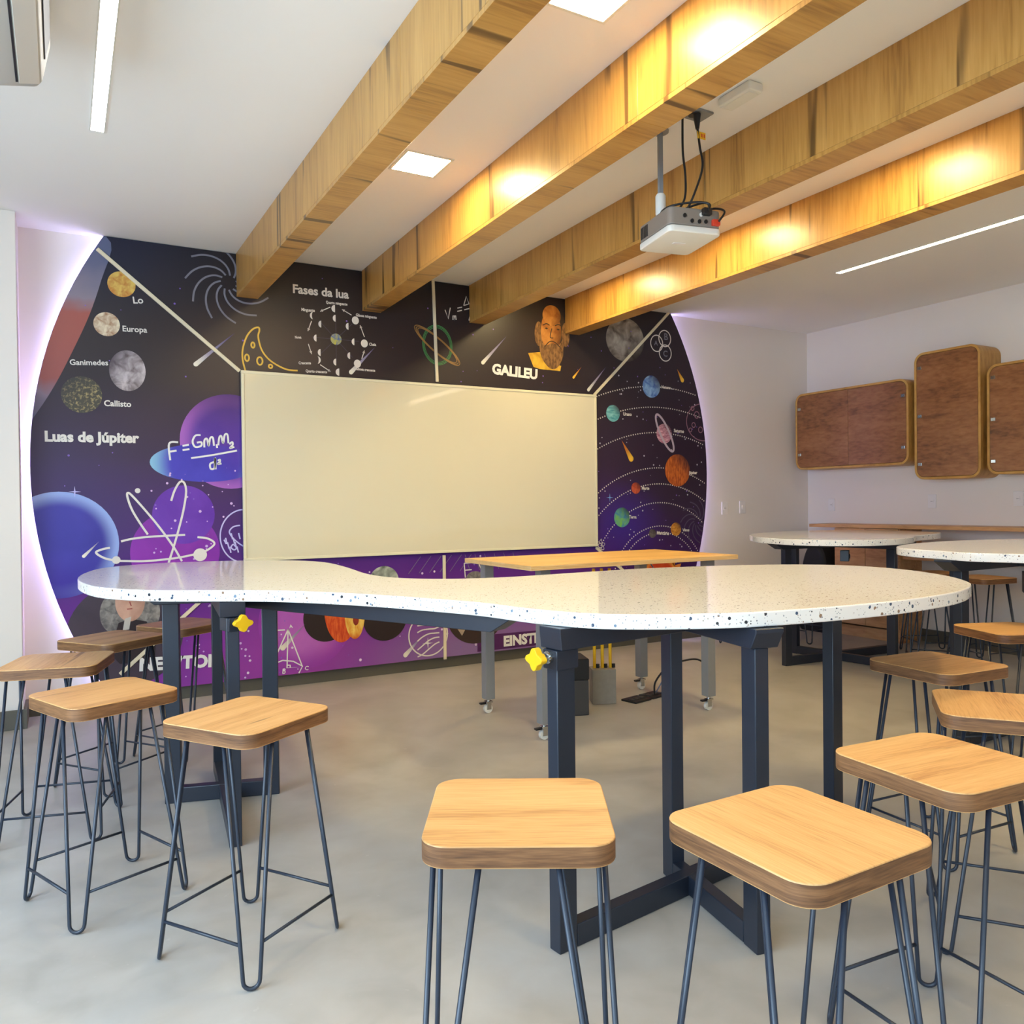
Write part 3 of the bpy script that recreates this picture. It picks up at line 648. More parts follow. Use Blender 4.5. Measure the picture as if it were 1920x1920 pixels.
# solar system with dotted orbits
sun = (4.653, 0.557)
def orbit(r, a0, a1):
    polys = []; s = 0.024 / r; a = a0
    while a < a1:
        c = (sun[0] + 1.06*r*math.cos(a), sun[1] + r*math.sin(a)); a += s
        if math.hypot(c[0] - MX, c[1] - MZ) < MR - 0.02 and c[0] > 3.98 and c[1] < 2.9: polys.append(ell(c, 0.0065, 0.0065, n=5))
    o = print_poly('orbit_print', polys, INK, 2); o['kind'] = 'stuff'
for p in ((4.571, 2.278), (4.149, 2.023), (4.712, 1.872), (4.863, 1.540), (4.388, 1.380), (4.234, 1.126), (4.838, 1.009), (4.568, 0.978)):
    orbit(math.hypot((p[0] - sun[0]) / 1.06, p[1] - sun[1]), -0.1, PI + 0.1)
planet('sun_print', sun, 0.20, planet_mat('sun_print', (196, 56, 30), (214, 84, 34), 8, r=0.2, rim=(240, 150, 60), rimw=0.2), 4)
fl = []
for k in range(15):
    a = 2*PI*k/15; r = 0.25 + 0.03*(k % 3); fl.append([(sun[0] + 0.20*math.cos(a-0.25), sun[1] + 0.20*math.sin(a-0.25)), (sun[0] + r*math.cos(a+0.1), sun[1] + r*math.sin(a+0.1)), (sun[0] + 0.20*math.cos(a+0.25), sun[1] + 0.20*math.sin(a+0.25))])
print_poly('sun_flame', fl + [ell(sun, 0.21, 0.21)], ink('flame_ink', (230, 140, 60)), 3)
for nm, c, r, c1, c2, sc, bd in (('Netuno', (4.571, 2.278), 0.098, (56, 96, 176), (150, 190, 226), 16, (1, 1, 1)), ('Urano', (4.149, 2.023), 0.072, (66, 148, 160), (142, 206, 206), 12, (1, 1, 5)),
        ('Saturno', (4.712, 1.867), 0.088, (150, 84, 110), (226, 176, 190), 22, (1, 1, 4)), ('Jupiter', (4.863, 1.540), 0.145, (140, 58, 20), (206, 110, 44), 18, (4, 1, 1)), ('Marte', (4.388, 1.380), 0.050, (150, 54, 30), (200, 92, 60), 26, (1, 1, 1)),
        ('Terra', (4.234, 1.126), 0.085, (52, 122, 178), (120, 186, 80), 16, (1, 1, 1)), ('Venus', (4.838, 1.009), 0.060, (170, 100, 30), (222, 158, 64), 30, (1, 1, 3)), ('Mercurio', (4.568, 0.978), 0.040, (74, 68, 66), (120, 110, 104), 40, (1, 1, 1))):
    planet('planet_print', c, r, planet_mat(nm.lower() + '_print', c1, c2, sc, bands=bd, r=r, shade=(40, 24, 40), shade_dir=(0.6, 0.6)), 4)
doodle('saturn_ring', [(ell((4.718, 1.872), 0.185, 0.05, -1.05, 40), True)], 0.020, ink('ring_ink', (186, 170, 186)), 5)
for s, a, b in (('Netuno', (4.686, 2.271), (4.791, 2.268)), ('Urano', (4.257, 2.009), (4.349, 2.009)), ('Saturno', (4.823, 1.885), (4.942, 1.880)), ('Júpiter', (4.995, 1.507), (5.097, 1.508)), ('Marte', (4.453, 1.366), (4.536, 1.366)),
                ('Terra', (4.309, 1.116), (4.391, 1.114)), ('Mercúrio', (4.616, 0.968), (4.756, 0.959)), ('Vênus', (4.913, 0.988), (4.995, 0.986))): lettering(s, a, b, INK, bold=0.035, hs=1.1)

# portraits: plain bearded and long-haired sitters
SK = planet_mat('portrait_skin', (152, 88, 36), (200, 138, 66), 11, r=0.12, shade=(70, 38, 20), shade_dir=(0.9, -0.3))
SK2 = planet_mat('portrait_skin_pale', (182, 140, 120), (206, 166, 146), 9, r=0.2, shade=(120, 84, 76), shade_dir=(0.9, -0.2))
HAIRD = ink('dark_hair_ink', (44, 30, 22)); BEARD = planet_mat('beard_print', (86, 60, 36), (150, 110, 66), 22, bands=(3, 1, 1)); COAT = ink('dark_coat_ink', (40, 26, 30)); COLLAR = planet_mat('yellow_collar_print', (176, 130, 30), (222, 178, 60), 10)
GREYH = planet_mat('grey_hair_print', (96, 92, 92), (150, 146, 140), 26); BACKD = planet_mat('portrait_backdrop', (64, 54, 66), (74, 62, 74), 3)
c = (3.539, 2.639)
print_poly('portrait_print', [[(3.316, 2.282), (3.357, 2.389), (3.460, 2.449), (3.668, 2.474), (3.800, 2.422), (3.814, 2.254), (3.560, 2.229)]], COAT, 2)
print_poly('portrait_print', [[(3.308, 2.471), (3.429, 2.490), (3.469, 2.406), (3.625, 2.391), (3.614, 2.347), (3.418, 2.350), (3.357, 2.363)]], COLLAR, 3)
planet('portrait_print', (3.550, 2.666), 0.135, HAIRD, 4, rz=0.19)
planet('portrait_print', (3.529, 2.664), 0.098, SK, 5, rz=0.175)
planet('portrait_print', (3.536, 2.796), 0.088, SK, 5, rz=0.085)
for e in ((3.411, 2.636), (3.670, 2.651)): planet('portrait_print', e, 0.040, BEARD, 4, rz=0.10)
for e in ((3.483, 2.686), (3.597, 2.688)): planet('portrait_print', e, 0.013, HAIRD, 7, rz=0.007)
print_poly('portrait_print', [[tuple(p) for p in spline([(3.420, 2.576), (3.471, 2.546), (3.533, 2.568), (3.606, 2.566), (3.648, 2.614), (3.641, 2.472), (3.593, 2.380), (3.530, 2.358), (3.469, 2.397), (3.424, 2.472)], 4)]], BEARD, 6)
doodle('portrait_print', [[(3.448, 2.709), (3.484, 2.725), (3.514, 2.715)], [(3.566, 2.716), (3.603, 2.729), (3.634, 2.714)], [(3.535, 2.691), (3.518, 2.620), (3.549, 2.614)], [(3.466, 2.536), (3.502, 2.574), (3.533, 2.586), (3.570, 2.576), (3.611, 2.544)]], 0.008, HAIRD, 7)
planet('portrait_print', (0.346, 0.456), 0.335, BACKD, 3)
planet('portrait_print', (0.273, 0.596), 0.075, GREYH, 4, rz=0.12); planet('portrait_print', (0.468, 0.588), 0.075, GREYH, 4, rz=0.12)
planet('portrait_print', (0.370, 0.663), 0.085, SK2, 5, rz=0.125)
print_poly('portrait_print', [[(0.248, 0.348), (0.302, 0.533), (0.372, 0.555), (0.464, 0.530), (0.514, 0.372), (0.507, 0.270), (0.307, 0.275)]], COAT, 4)
print_poly('portrait_print', [[(0.338, 0.557), (0.375, 0.568), (0.362, 0.488), (0.325, 0.484)]], ink('cravat_ink', (190, 186, 178)), 6)
doodle('portrait_print', [[(0.351, 0.617), (0.382, 0.618)], [(0.367, 0.663), (0.376, 0.635)], [(0.334, 0.685), (0.352, 0.688)], [(0.389, 0.685), (0.407, 0.680)]], 0.007, ink('lip_ink', (150, 70, 66)), 7)
planet('portrait_print', (2.808, 0.402), 0.25, ink('portrait_shadow_ink', (56, 40, 36)), 4, rz=0.235)
planet('portrait_print', (2.803, 0.682), 0.075, GREYH, 6, rz=0.05)
print_poly('portrait_print', [[(2.615, 0.364), (2.697, 0.349), (2.724, 0.301), (2.686, 0.238), (2.650, 0.291)]], ink('portrait_light_ink', (170, 150, 130)), 6)
# sliced fruit and stone below the whiteboard
planet('fruit_print', (1.626, 0.462), 0.165, BLACK, 3, rz=0.17); planet('fruit_print', (2.063, 0.428), 0.17, BLACK, 3, rz=0.17)
planet('fruit_print', (1.735, 0.522), 0.125, planet_mat('red_apple_print', (196, 60, 24), (226, 108, 50), 14, bands=(4, 1, 1), r=0.2), 4, rz=0.245)
planet('fruit_print', (1.833, 0.477), 0.075, planet_mat('apple_flesh_print', (224, 152, 50), (240, 212, 110), 12, bands=(3, 1, 1), r=0.2, rim=(200, 70, 30), rimw=0.35), 5, rz=0.185)
planet('seed_print', (1.840, 0.430), 0.022, ink('seed_ink', (150, 50, 24)), 6, rz=0.04)
planet('stone_print', (2.058, 0.695), 0.115, planet_mat('stone_print', (96, 104, 96), (186, 190, 178), 14, r=0.12), 3, rz=0.112)
planet('stone_print', (1.692, 0.773), 0.07, planet_mat('stone_print_dark', (60, 44, 50), (130, 116, 118), 12, r=0.1), 3, rz=0.06)
# stars
def stars(n, lo, hi, rr, mat):
    polys = []
    while len(polys) < n:
        c = (random.uniform(*lo), random.uniform(*hi))
        if math.hypot(c[0]-MX, c[1]-MZ) > MR - 0.05: continue
        polys.append(ell(c, *( [random.uniform(*rr)] * 2), n=6))
    o = print_poly('star_print', polys, mat, 2); o['kind'] = 'stuff'
stars(150, (-0.1, 5.2), (0.1, 2.9), (0.003, 0.007), ink('star_violet', (126, 96, 190)))
stars(120, (3.97, 5.2), (0.2, 2.4), (0.003, 0.008), ink('star_white', (196, 192, 206)))
stars(70, (0.5, 1.1), (0.1, 1.5), (0.004, 0.010), ink('star_pink', (214, 180, 226)))
stars(60, (1.0, 3.9), (0.1, 0.86), (0.004, 0.012), ink('star_pale', (224, 204, 230)))
def sparkle(c, r, mat):
    print_poly('sparkle_print', [[(c[0] + (r if k % 2 == 0 else r*0.15) * math.cos(PI/4*k), c[1] + (r if k % 2 == 0 else r*0.15) * math.sin(PI/4*k)) for k in range(8)]], mat, 4)
sparkle((0.073, 1.357), 0.035, LILAC); sparkle((4.106, 1.298), 0.038, ink('sparkle_blue', (120, 170, 226))); sparkle((2.400, 0.207), 0.045, CREAM2)
# cream divider strips that run from the whiteboard to the rim
for a, b in (((0.216, 2.860), (1.056, 2.164)), ((2.476, 2.975), (2.501, 2.186)), ((4.774, 2.950), (3.949, 2.167)), ((1.066, 0.884), (0.306, 0.211)), ((2.541, 0.867), (2.539, 0.072)), ((3.955, 0.873), (4.663, 0.356))):
    A = Vector((a[0] - MX, -0.006, a[1] - MZ)); B = Vector((b[0] - MX, -0.006, b[1] - MZ))
    MB().bar(A, B, 0.023, 0.012, up=(0, 1, 0)).build('divider_strip', M['cream'], mural, bevel=0.0015, seg=1)

# ------------------------------------------------------------------ whiteboard
wbd = thing('whiteboard', 'large blank glossy whiteboard mounted on the space mural', 'whiteboard', (2.507, 5.586, 1.527))
WW, WH = 1.447, 0.64
MB().box((-WW + 0.012, -0.018, -WH + 0.012), (WW - 0.012, -0.004, WH - 0.012)).build('writing_surface', M['board'], wbd)
for lo, hi in (((-WW, -WH), (WW, -WH + 0.02)), ((-WW, WH - 0.02), (WW, WH)), ((-WW, -WH + 0.0205), (-WW + 0.02, WH - 0.0205)), ((WW - 0.02, -WH + 0.0205), (WW, WH - 0.0205))):
    MB().box((lo[0], -0.024, lo[1]), (hi[0], -0.001, hi[1])).build('frame_rail', M['alu'], wbd, bevel=0.003)


# ------------------------------------------------------------------ terrazzo tables
def lab_table(label, outline, ztop, frames, spine=None, valves=(), group='terrazzo lab tables'):
    pts = [tuple(p)[:2] for p in spline(outline, 6)]
    cx = sum(p[0] for p in pts) / len(pts); cy = sum(p[1] for p in pts) / len(pts)
    t = thing('lab_table', label, 'table', (cx, cy, 0), group=group)
    th = 0.042; zb = ztop - th
    L = lambda x, y, z: (x - cx, y - cy, z)
    MB().prism([(x - cx, y - cy) for x, y in pts], zb, ztop, 0, 1).build('tabletop', [M['terrazzo_top'], M['terrazzo_edge']], t, bevel=0.004, seg=2, angle=50)
    wd, dp = 0.065, 0.045
    for fi, fr_ in enumerate(frames):
        a, b = fr_[:2]; ea, eb = fr_[2:] if len(fr_) > 2 else (0.12, 0.12)
        ho = 0.0016 * (fi % 2)
        a = Vector(a); b = Vector(b); d = (b - a).normalized()
        for p in (a, b):
            MB().bar(L(p.x, p.y, 0.0), L(p.x, p.y, zb - 0.062), wd, dp, up=(-d.y, d.x, 0)).build('leg', M['steel'], t, bevel=0.003, seg=2)
        a2, b2 = a + d * wd * 0.5, b - d * wd * 0.5
        MB().bar(L(a2.x, a2.y, 0.033), L(b2.x, b2.y, 0.033), dp * 1.0, 0.064 - 2*ho).build('floor_bar', M['steel'], t, bevel=0.003, seg=2)
        # top bar with slanting ends
        a3, b3 = a - d * (ea + 0.04), b + d * (eb + 0.04); s = Vector((-d.y, d.x)) * 0.045; zt, zl = zb - 0.0005 - ho, zb - 0.0615 + ho
        m = MB(); vs_ = []
        for q, dz in ((a3, 0), (b3, 0)):
            for sg in (-1, 1): vs_.append(L(q.x + sg*s.x, q.y + sg*s.y, zt)); vs_.append(L(q.x + sg*s.x, q.y + sg*s.y, zt - 0.012))
        for q in (a - d * (0.035 + ea * 0.3), b + d * (0.035 + eb * 0.3)):
            for sg in (-1, 1): vs_.append(L(q.x + sg*s.x, q.y + sg*s.y, zl))
        # 0,1 a- ; 2,3 a+ ; 4,5 b- ; 6,7 b+ ; 8 a-low 9 a+low 10 b-low 11 b+low
        m.add(vs_, [(0, 2, 6, 4), (0, 1, 3, 2), (4, 6, 7, 5), (1, 8, 9, 3), (5, 7, 11, 10), (8, 10, 11, 9), (0, 4, 5, 10, 8, 1), (2, 3, 9, 11, 7, 6)])
        m.build('top_bar', M['steel'], t, bevel=0.002, seg=1)
    if spine:
        a, b = Vector(spine[0]), Vector(spine[1]); d = (b - a).normalized(); s = Vector((-d.y, d.x)) * 0.04
        m = MB(); zt, zl = zb - 0.0008, zb - 0.060; b_low = b - d * 0.10
        v = []
        for q, z in ((a, zt), (a, zl), (b, zt), (b_low, zl)):
            for sg in (-1, 1): v.append(L(q.x + sg*s.x, q.y + sg*s.y, z))
        m.add(v, [(0, 1, 5, 4), (0, 2, 3, 1), (4, 5, 7, 6), (2, 6, 7, 3), (0, 4, 6, 2), (1, 3, 7, 5)])
        m.build('spine_bar', M['steel'], t, bevel=0.002, seg=1)
    for (x, y, z, ang, mt) in valves:
        # steel service box round the leg head with a yellow tap
        R_ = Matrix.Translation(L(x, y, 0)) @ Matrix.Rotation(ang, 4, 'Z')
        MB().box((-0.040, -0.030, z - 0.035), (0.040, 0.030, zb - 0.063), R_).build('service_box', M['steel'], t, bevel=0.003)
        if mt == 1:
            MB().tube([R_ @ Vector((0, -0.0305, z)), R_ @ Vector((0, -0.036, z))], 0.017, 14).build('socket', M['black'], t, smooth=True)
            continue
        vb = MB().tube([R_ @ Vector(p) for p in ((-0.040, 0, z), (-0.050, 0, z), (-0.051, 0, z), (-0.075, 0, z))], [0.018, 0.018, 0.012, 0.012], 12).build('gas_valve', M['chrome'], t, smooth=True)
        hb = MB(); 
        pr = []
        for k in range(24):
            a = 2*PI*k/24; r = 0.026 + 0.006 * math.cos(4*a); pr.append((r*math.cos(a), r*math.sin(a)*1.15))
        hb.prism(pr, 0.0, 0.022)
        hb.tube([(0, 0, -0.015), (0, 0, 0.0)], 0.013, 10)
        hb.xform(R_ @ Matrix.Translation((-0.078, 0, z)) @ Matrix.Rotation(-PI/2, 4, 'Y'))
        hb.build('valve_handle', M['yellow'], vb, bevel=0.0015, seg=1)
    return t
main_outline = [(0.056,3.93),(0.10,4.32),(0.21,4.62),(0.47,4.78),(0.76,4.74),(1.01,4.63),(1.17,4.45),(1.235,4.22),(1.222,3.85),(1.178,3.42),(1.20,3.19),(1.28,3.05),(1.42,2.95),(1.62,2.90),(2.0,2.91),(2.3,2.91),(2.58,2.855),(2.84,2.77),(3.05,2.64),(3.18,2.45),(3.165,2.18),(3.05,1.94),(2.91,1.768),(2.76,1.655),(2.517,1.563),(2.216,1.525),(1.98,1.531),(1.785,1.552),(1.61,1.585),(1.475,1.643),(1.353,1.713),(1.246,1.811),(1.172,1.969),(1.113,2.19),(1.022,2.389),(0.915,2.593),(0.787,2.784),(0.64,2.952),(0.476,3.075),(0.31,3.19),(0.179,3.347),(0.096,3.551)]
lab_table('large kidney-shaped white terrazzo table across the foreground, with a yellow gas tap', main_outline, 0.95,
          [((1.215, 1.895), (2.58, 2.09), 0.0, 0.12), ((1.765, 2.07), (1.68, 1.62), 0.08, 0.03), ((0.40, 3.68), (0.785, 3.57), 0.08, 0.03), ((0.545, 3.10), (0.63, 3.98), 0.0, 0.1)],
          spine=((0.62, 3.45), (1.25, 2.16)), valves=[(1.215, 1.895, 0.825, math.radians(8), 0), (0.545, 3.10, 0.83, math.radians(105), 0)])
lab_table('white terrazzo table cut by the right edge of the picture',
          [(3.80,2.44),(3.84,2.62),(3.98,2.80),(4.30,2.93),(4.7,2.98),(5.1,2.93),(5.42,2.78),(5.56,2.5),(5.5,2.15),(5.2,1.85),(4.95,1.5),(4.9,1.1),(4.75,0.75),(4.45,0.6),(4.1,0.7),(3.9,1.0),(3.88,1.4),(3.9,1.8),(3.84,2.06),(3.76,2.25)], 0.995,
          [((3.95, 2.42), (5.2, 2.45)), ((4.45, 2.75), (4.45, 2.1)), ((4.35, 0.9), (4.35, 1.5))], valves=[(4.16, 2.20, 0.82, 0.6, 1)])
lab_table('white terrazzo table furthest back, in front of the wall cabinets',
          [(4.40,4.12),(4.50,4.33),(4.75,4.62),(5.15,4.84),(5.6,4.90),(5.98,4.74),(6.16,4.5),(6.18,4.18),(6.05,3.88),(5.8,3.74),(5.45,3.66),(5.15,3.50),(4.85,3.42),(4.55,3.50),(4.35,3.78)], 0.99,
          [((4.80, 4.30), (5.95, 4.22)), ((5.25, 4.62), (5.35, 3.80))], valves=[(5.02, 3.95, 0.84, 0.6, 1)])

# ------------------------------------------------------------------ stools
SH = 0.66
def make_stool():
    t = thing('bar_stool', '', 'stool', group='wooden stools with hairpin legs')
    pts = rrect(0.173, 0.173, 0.050, 8)
    s = MB().prism(pts, SH - 0.04, SH, 0, 1).build('seat', [M['seat'], M['seat_edge']], t, bevel=0.0025, seg=2, angle=40)
    ends = {}
    for k, (sx, sy) in enumerate(((1, 1), (-1, 1), (-1, -1), (1, -1))):
        dv = Vector((sx, sy, 0)).normalized(); tv = Vector((-dv.y, dv.x, 0)); top, bot = dv * 0.160, dv * 0.243
        zt = SH - 0.041; hw, ru = 0.062, 0.021
        pa = []
        def axis(f): return top.lerp(bot, f)
        zc = ru + 0.0055
        fz = lambda z: (zt - z) / zt
        pa.append(axis(0) + tv * hw + Vector((0, 0, zt)))
        pa.append(axis(fz(zc)) + tv * ru + Vector((0, 0, zc)))
        for i in range(1, 8):
            a = PI * i / 8; z = zc - ru * math.sin(a); pa.append(axis(fz(z)) + tv * ru * math.cos(a) + Vector((0, 0, z)))
        pa.append(axis(fz(zc)) - tv * ru + Vector((0, 0, zc)))
        pa.append(axis(0) - tv * hw + Vector((0, 0, zt)))
        # keep rods round at the bends: insert points near the ends of the straight runs
        pa.insert(1, pa[0].lerp(pa[1], 0.97)); pa.insert(-1, pa[-1].lerp(pa[-2], 0.97))
        MB().tube(pa, 0.0055, 9).build('leg', M['rod'], t, smooth='all')
        zs = 0.115; f = fz(zs)
        w_ = hw + (ru - hw) * (zt - zs) / (zt - zc)
        ends[k] = (axis(f) + tv * w_ + Vector((0, 0, zs)), axis(f) - tv * w_ + Vector((0, 0, zs)))
    for k in range(4):
        a = ends[k][0]; b = ends[(k + 1) % 4][1]
        MB().tube([a, b], 0.0045, 8).build('stretcher', M['rod'], t, smooth='all')
    return t
stool0 = make_stool(); first = True
STOOLS = [
 (0.765, 1.350, -30, 'wooden stool at the bottom centre of the picture, nearest the camera on the left'),
 (1.150, 1.015, 91, 'wooden stool with its seat turned cornerwise at the bottom right, nearest of all'),
 (0.457, 2.372, 34, 'wooden stool standing clear in front of the left end of the big table'),
 (0.112, 2.905, 23, 'wooden stool in the left group, second from the front'),
 (-0.020, 3.610, 74, 'wooden stool furthest left, near the glowing rim of the mural'),
 (0.197, 4.120, 37, 'wooden stool in front of the long-haired portrait on the mural'),
 (0.540, 4.415, 34, 'wooden stool tucked under the left end of the big table, behind its dark legs'),
 (1.735, 1.110, -4, 'wooden stool at the right, between the nearest stool and the cut-off one'),
 (2.340, 1.310, 38, 'wooden stool whose seat is cut by the right edge, below the big table'),
 (2.765, 1.785, -4, 'wooden stool under the right end of the big table'),
 (3.760, 2.080, -22, 'wooden stool drawn up to the right-hand table, seat cut by the picture edge'),
 (6.080, 3.560, -10, 'far wooden stool beside the wall shelf at the right, seat fully seen'),
 (6.160, 4.020, -30, 'far wooden stool mostly hidden behind the leg of the right-hand table'),
 (5.280, 5.180, 20, 'far wooden stool behind the back table, near the white wall'),
 (5.800, 5.020, 10, 'far wooden stool behind the back table, in front of the wooden cabinet'),
 (5.560, 3.600, 40, 'far wooden stool on the near side of the back table, only its legs in view'),
]
for x, y, a, lb in STOOLS:
    o = stool0 if first else copy_tree(stool0)
    first = False
    o.location = (x, y, 0); o.rotation_euler = (0, 0, math.radians(a)); o['label'] = lb

# ------------------------------------------------------------------ teacher's desk on castors
desk = thing('teacher_desk', 'plywood-topped desk on grey steel legs with castors below the whiteboard', 'desk', (2.76, 3.86, 0))
dx0, dx1, dy0, dy1 = -0.70, 0.72, -0.38, 0.38
MB().box((dx0, dy0, 0.912), (dx1, dy1, 0.937)).build('desktop', [M['desk']], desk, bevel=0.0015, seg=1)
eb = MB()
for z0, z1 in ((0.9135, 0.919), (0.9215, 0.927), (0.9295, 0.935)):
    eb.box((dx0 - 0.0012, dy0 - 0.0012, z0), (dx1 + 0.0012, dy1 + 0.0012, z1))
eb.build('plywood_edge', M['ply'], desk)
for x in (dx0 + 0.16, dx1 - 0.10):
    for y in (dy0 + 0.15, dy1 + 0.03):
        lg = MB().box((x - 0.03, y - 0.03, 0.085), (x + 0.03, y + 0.03, 0.911)).build('leg', M['grey_steel'], desk, bevel=0.003)
        cb = MB(); cb.tube([(x, y, 0.072), (x, y, 0.085)], 0.012, 10); cb.box((x - 0.022, y - 0.018, 0.062), (x + 0.022, y + 0.018, 0.072))
        cb.box((x - 0.018, y - 0.016, 0.022), (x + 0.012, y - 0.012, 0.064)); cb.box((x - 0.018, y + 0.012, 0.022), (x + 0.012, y + 0.016, 0.064))
        ca = cb.build('castor', M['chrome'], desk, bevel=0.001, seg=1)
        MB().tube([(x - 0.004, y - 0.011, 0.027), (x - 0.004, y - 0.0105, 0.027), (x - 0.004, y + 0.0105, 0.027), (x - 0.004, y + 0.011, 0.027)], [0.02, 0.0265, 0.0265, 0.02], 18).build('wheel', M['white'], ca, smooth=True)
        MB().box((x - 0.058, y - 0.012, 0.056), (x - 0.022, y + 0.012, 0.066)).build('brake_pedal', M['black'], ca, bevel=0.002, seg=1)
# conduit block, floor sockets, cables, computer under the desk
blk = thing('conduit_block', 'grey concrete block with three yellow conduits rising from it on the floor', 'conduit block', (2.955, 4.125, 0))
RB = Matrix.Rotation(math.radians(-25), 4, 'Z')
MB().box((-0.075, -0.06, 0), (0.075, 0.06, 0.215), RB).build('block', M['concrete'], blk, bevel=0.003)
for i, x in enumerate((-0.05, 0.0, 0.05)):
    p = RB @ Vector((x, 0.0, 0)); MB().tube([(p.x, p.y, 0.215), (p.x, p.y, 0.52), (p.x, p.y, 0.84)], 0.010, 12).build('conduit', M['yellow'], blk, smooth=True)
    MB().tube([(p.x + 0.018, p.y - 0.01, 0.215), (p.x + 0.018, p.y - 0.01, 0.240)], 0.011, 10).build('cable_gland', M['black'], blk, smooth=True)
pc = thing('computer_tower', 'small dark computer case standing on the floor behind the table leg with the gas tap', 'computer', (2.66, 4.02, 0), math.radians(-20))
MB().box((-0.075, -0.10, 0.0), (0.075, 0.10, 0.21)).build('case', M['dark'], pc, bevel=0.006)
MB().box((-0.077, -0.104, 0.21), (0.077, 0.104, 0.335)).build('vent_cover', M['black'], pc, bevel=0.006)
fb = thing('floor_socket_box', 'flat black floor socket box with cables plugged in under the desk', 'floor box', (3.24, 4.06, 0), math.radians(12))
for x in (-0.085, 0.085):
    MB().box((x - 0.078, -0.06, 0.0), (x + 0.078, 0.06, 0.012)).build('cover_plate', M['black'], fb, bevel=0.002, seg=1)
    for j in (-1, 0, 1): MB().box((x + j*0.045 - 0.017, -0.022, 0.012), (x + j*0.045 + 0.017, 0.022, 0.016)).build('socket', M['dark'], fb, bevel=0.001, seg=1)
MB().tube([tuple(p) for p in spline([(3.31, 4.05, 0.016), (3.31, 4.04, 0.10), (3.36, 3.98, 0.20), (3.46, 3.93, 0.24), (3.56, 3.9, 0.235), (3.64, 3.9, 0.15), (3.68, 3.95, 0.012), (3.85, 4.1, 0.008)], 8, False)], 0.006, 8).build('power_cable', M['black'], None, smooth='all')
tag(bpy.data.objects['power_cable'], 'black power cable arching up from the floor socket box', 'cable')
bl = plain('blue_cable', (96, 116, 150), 0.5)
tag(MB().tube([tuple(p) for p in spline([(3.33, 4.07, 0.016), (3.40, 4.05, 0.15), (3.47, 4.08, 0.42), (3.50, 4.2, 0.70), (3.45, 4.27, 0.86)], 8, False)], 0.004, 8).build('network_cable', bl, None, smooth='all'), 'thin blue network cable hanging from the desk to the floor socket box', 'cable')

# ------------------------------------------------------------------ wall cabinets
def wall_cabinet(label, y0, y1, z0, z1, x0, doors, hinge):
    """front faces -X; y1 is the far side."""
    t = thing('wall_cabinet', label, 'cabinet', (XR, (y0 + y1)/2, (z0 + z1)/2), group='rounded wooden wall cabinets')
    w2, h2, dpt = (y1 - y0)/2, (z1 - z0)/2, XR - x0; r = 0.085
    outer = rrect(w2, h2, r, 8); inner = rrect(w2 - 0.02, h2 - 0.02, r - 0.02, 8); n = len(outer)
    m = MB(); v = [(-dpt, a, b) for a, b in outer] + [(-dpt, a, b) for a, b in inner] + [(-0.002, a, b) for a, b in outer] + [(-0.03, a, b) for a, b in inner]
    f = []
    for i in range(n):
        j = (i + 1) % n; f += [(i, j, n + j, n + i), (i, 2*n + i, 2*n + j, j), (n + i, n + j, 3*n + j, 3*n + i)]
    f += [tuple(range(2*n, 3*n)), tuple(range(4*n - 1, 3*n - 1, -1))]
    m.add(v, f); m.build('body', M['cab_frame'], t, bevel=0.0015, seg=1, angle=50)
    di = rrect(w2 - 0.0225, h2 - 0.0225, r - 0.0225, 8)
    spans = [(-w2, w2)] if doors == 1 else [(-w2, 0.0), (0.0, w2)]
    for k, (a, b) in enumerate(spans):
        poly = [p for p in di]
        if doors == 2:
            ins = (lambda p: p[0] <= -0.0012) if k == 0 else (lambda p: p[0] >= 0.0012)
            lim = -0.0012 if k == 0 else 0.0012
            poly = clip(poly, ins, lambda p, q: (lim, p[1] + (q[1]-p[1])*(lim-p[0])/(q[0]-p[0])))
        dm = MB().prism(poly, 0, 0.018); dm.xform(Matrix(((0, 0, -1, -dpt + 0.019), (1, 0, 0, 0), (0, 1, 0, 0), (0, 0, 0, 1))))
        d = dm.build('door', M['cab_door'], t, bevel=0.001, seg=1, angle=50)
        side = (1 if k == 1 else -1) if doors == 2 else hinge
        for zz in ((-0.6, 0.6) if doors == 2 else (-0.76, 0.0, 0.76)):
            yy = side * (w2 - 0.05)
            MB().box((-dpt - 0.006, yy - 0.018, zz*h2 - 0.013), (-dpt + 0.0008, yy + 0.018, zz*h2 + 0.013)).build('hinge', M['chrome'], d, bevel=0.002, seg=1)
    return t
wall_cabinet('wide two-door wooden wall cabinet in the corner beside the white wall', 4.345, 5.56, 1.555, 2.30, 6.35, 2, 1)
wall_cabinet('tall narrow wooden wall cabinet between two lower ones', 3.725, 4.29, 1.42, 2.49, 6.35, 1, 1)
wall_cabinet('wooden wall cabinet cut by the right edge of the picture', 2.50, 3.675, 1.44, 2.30, 6.35, 1, 1)

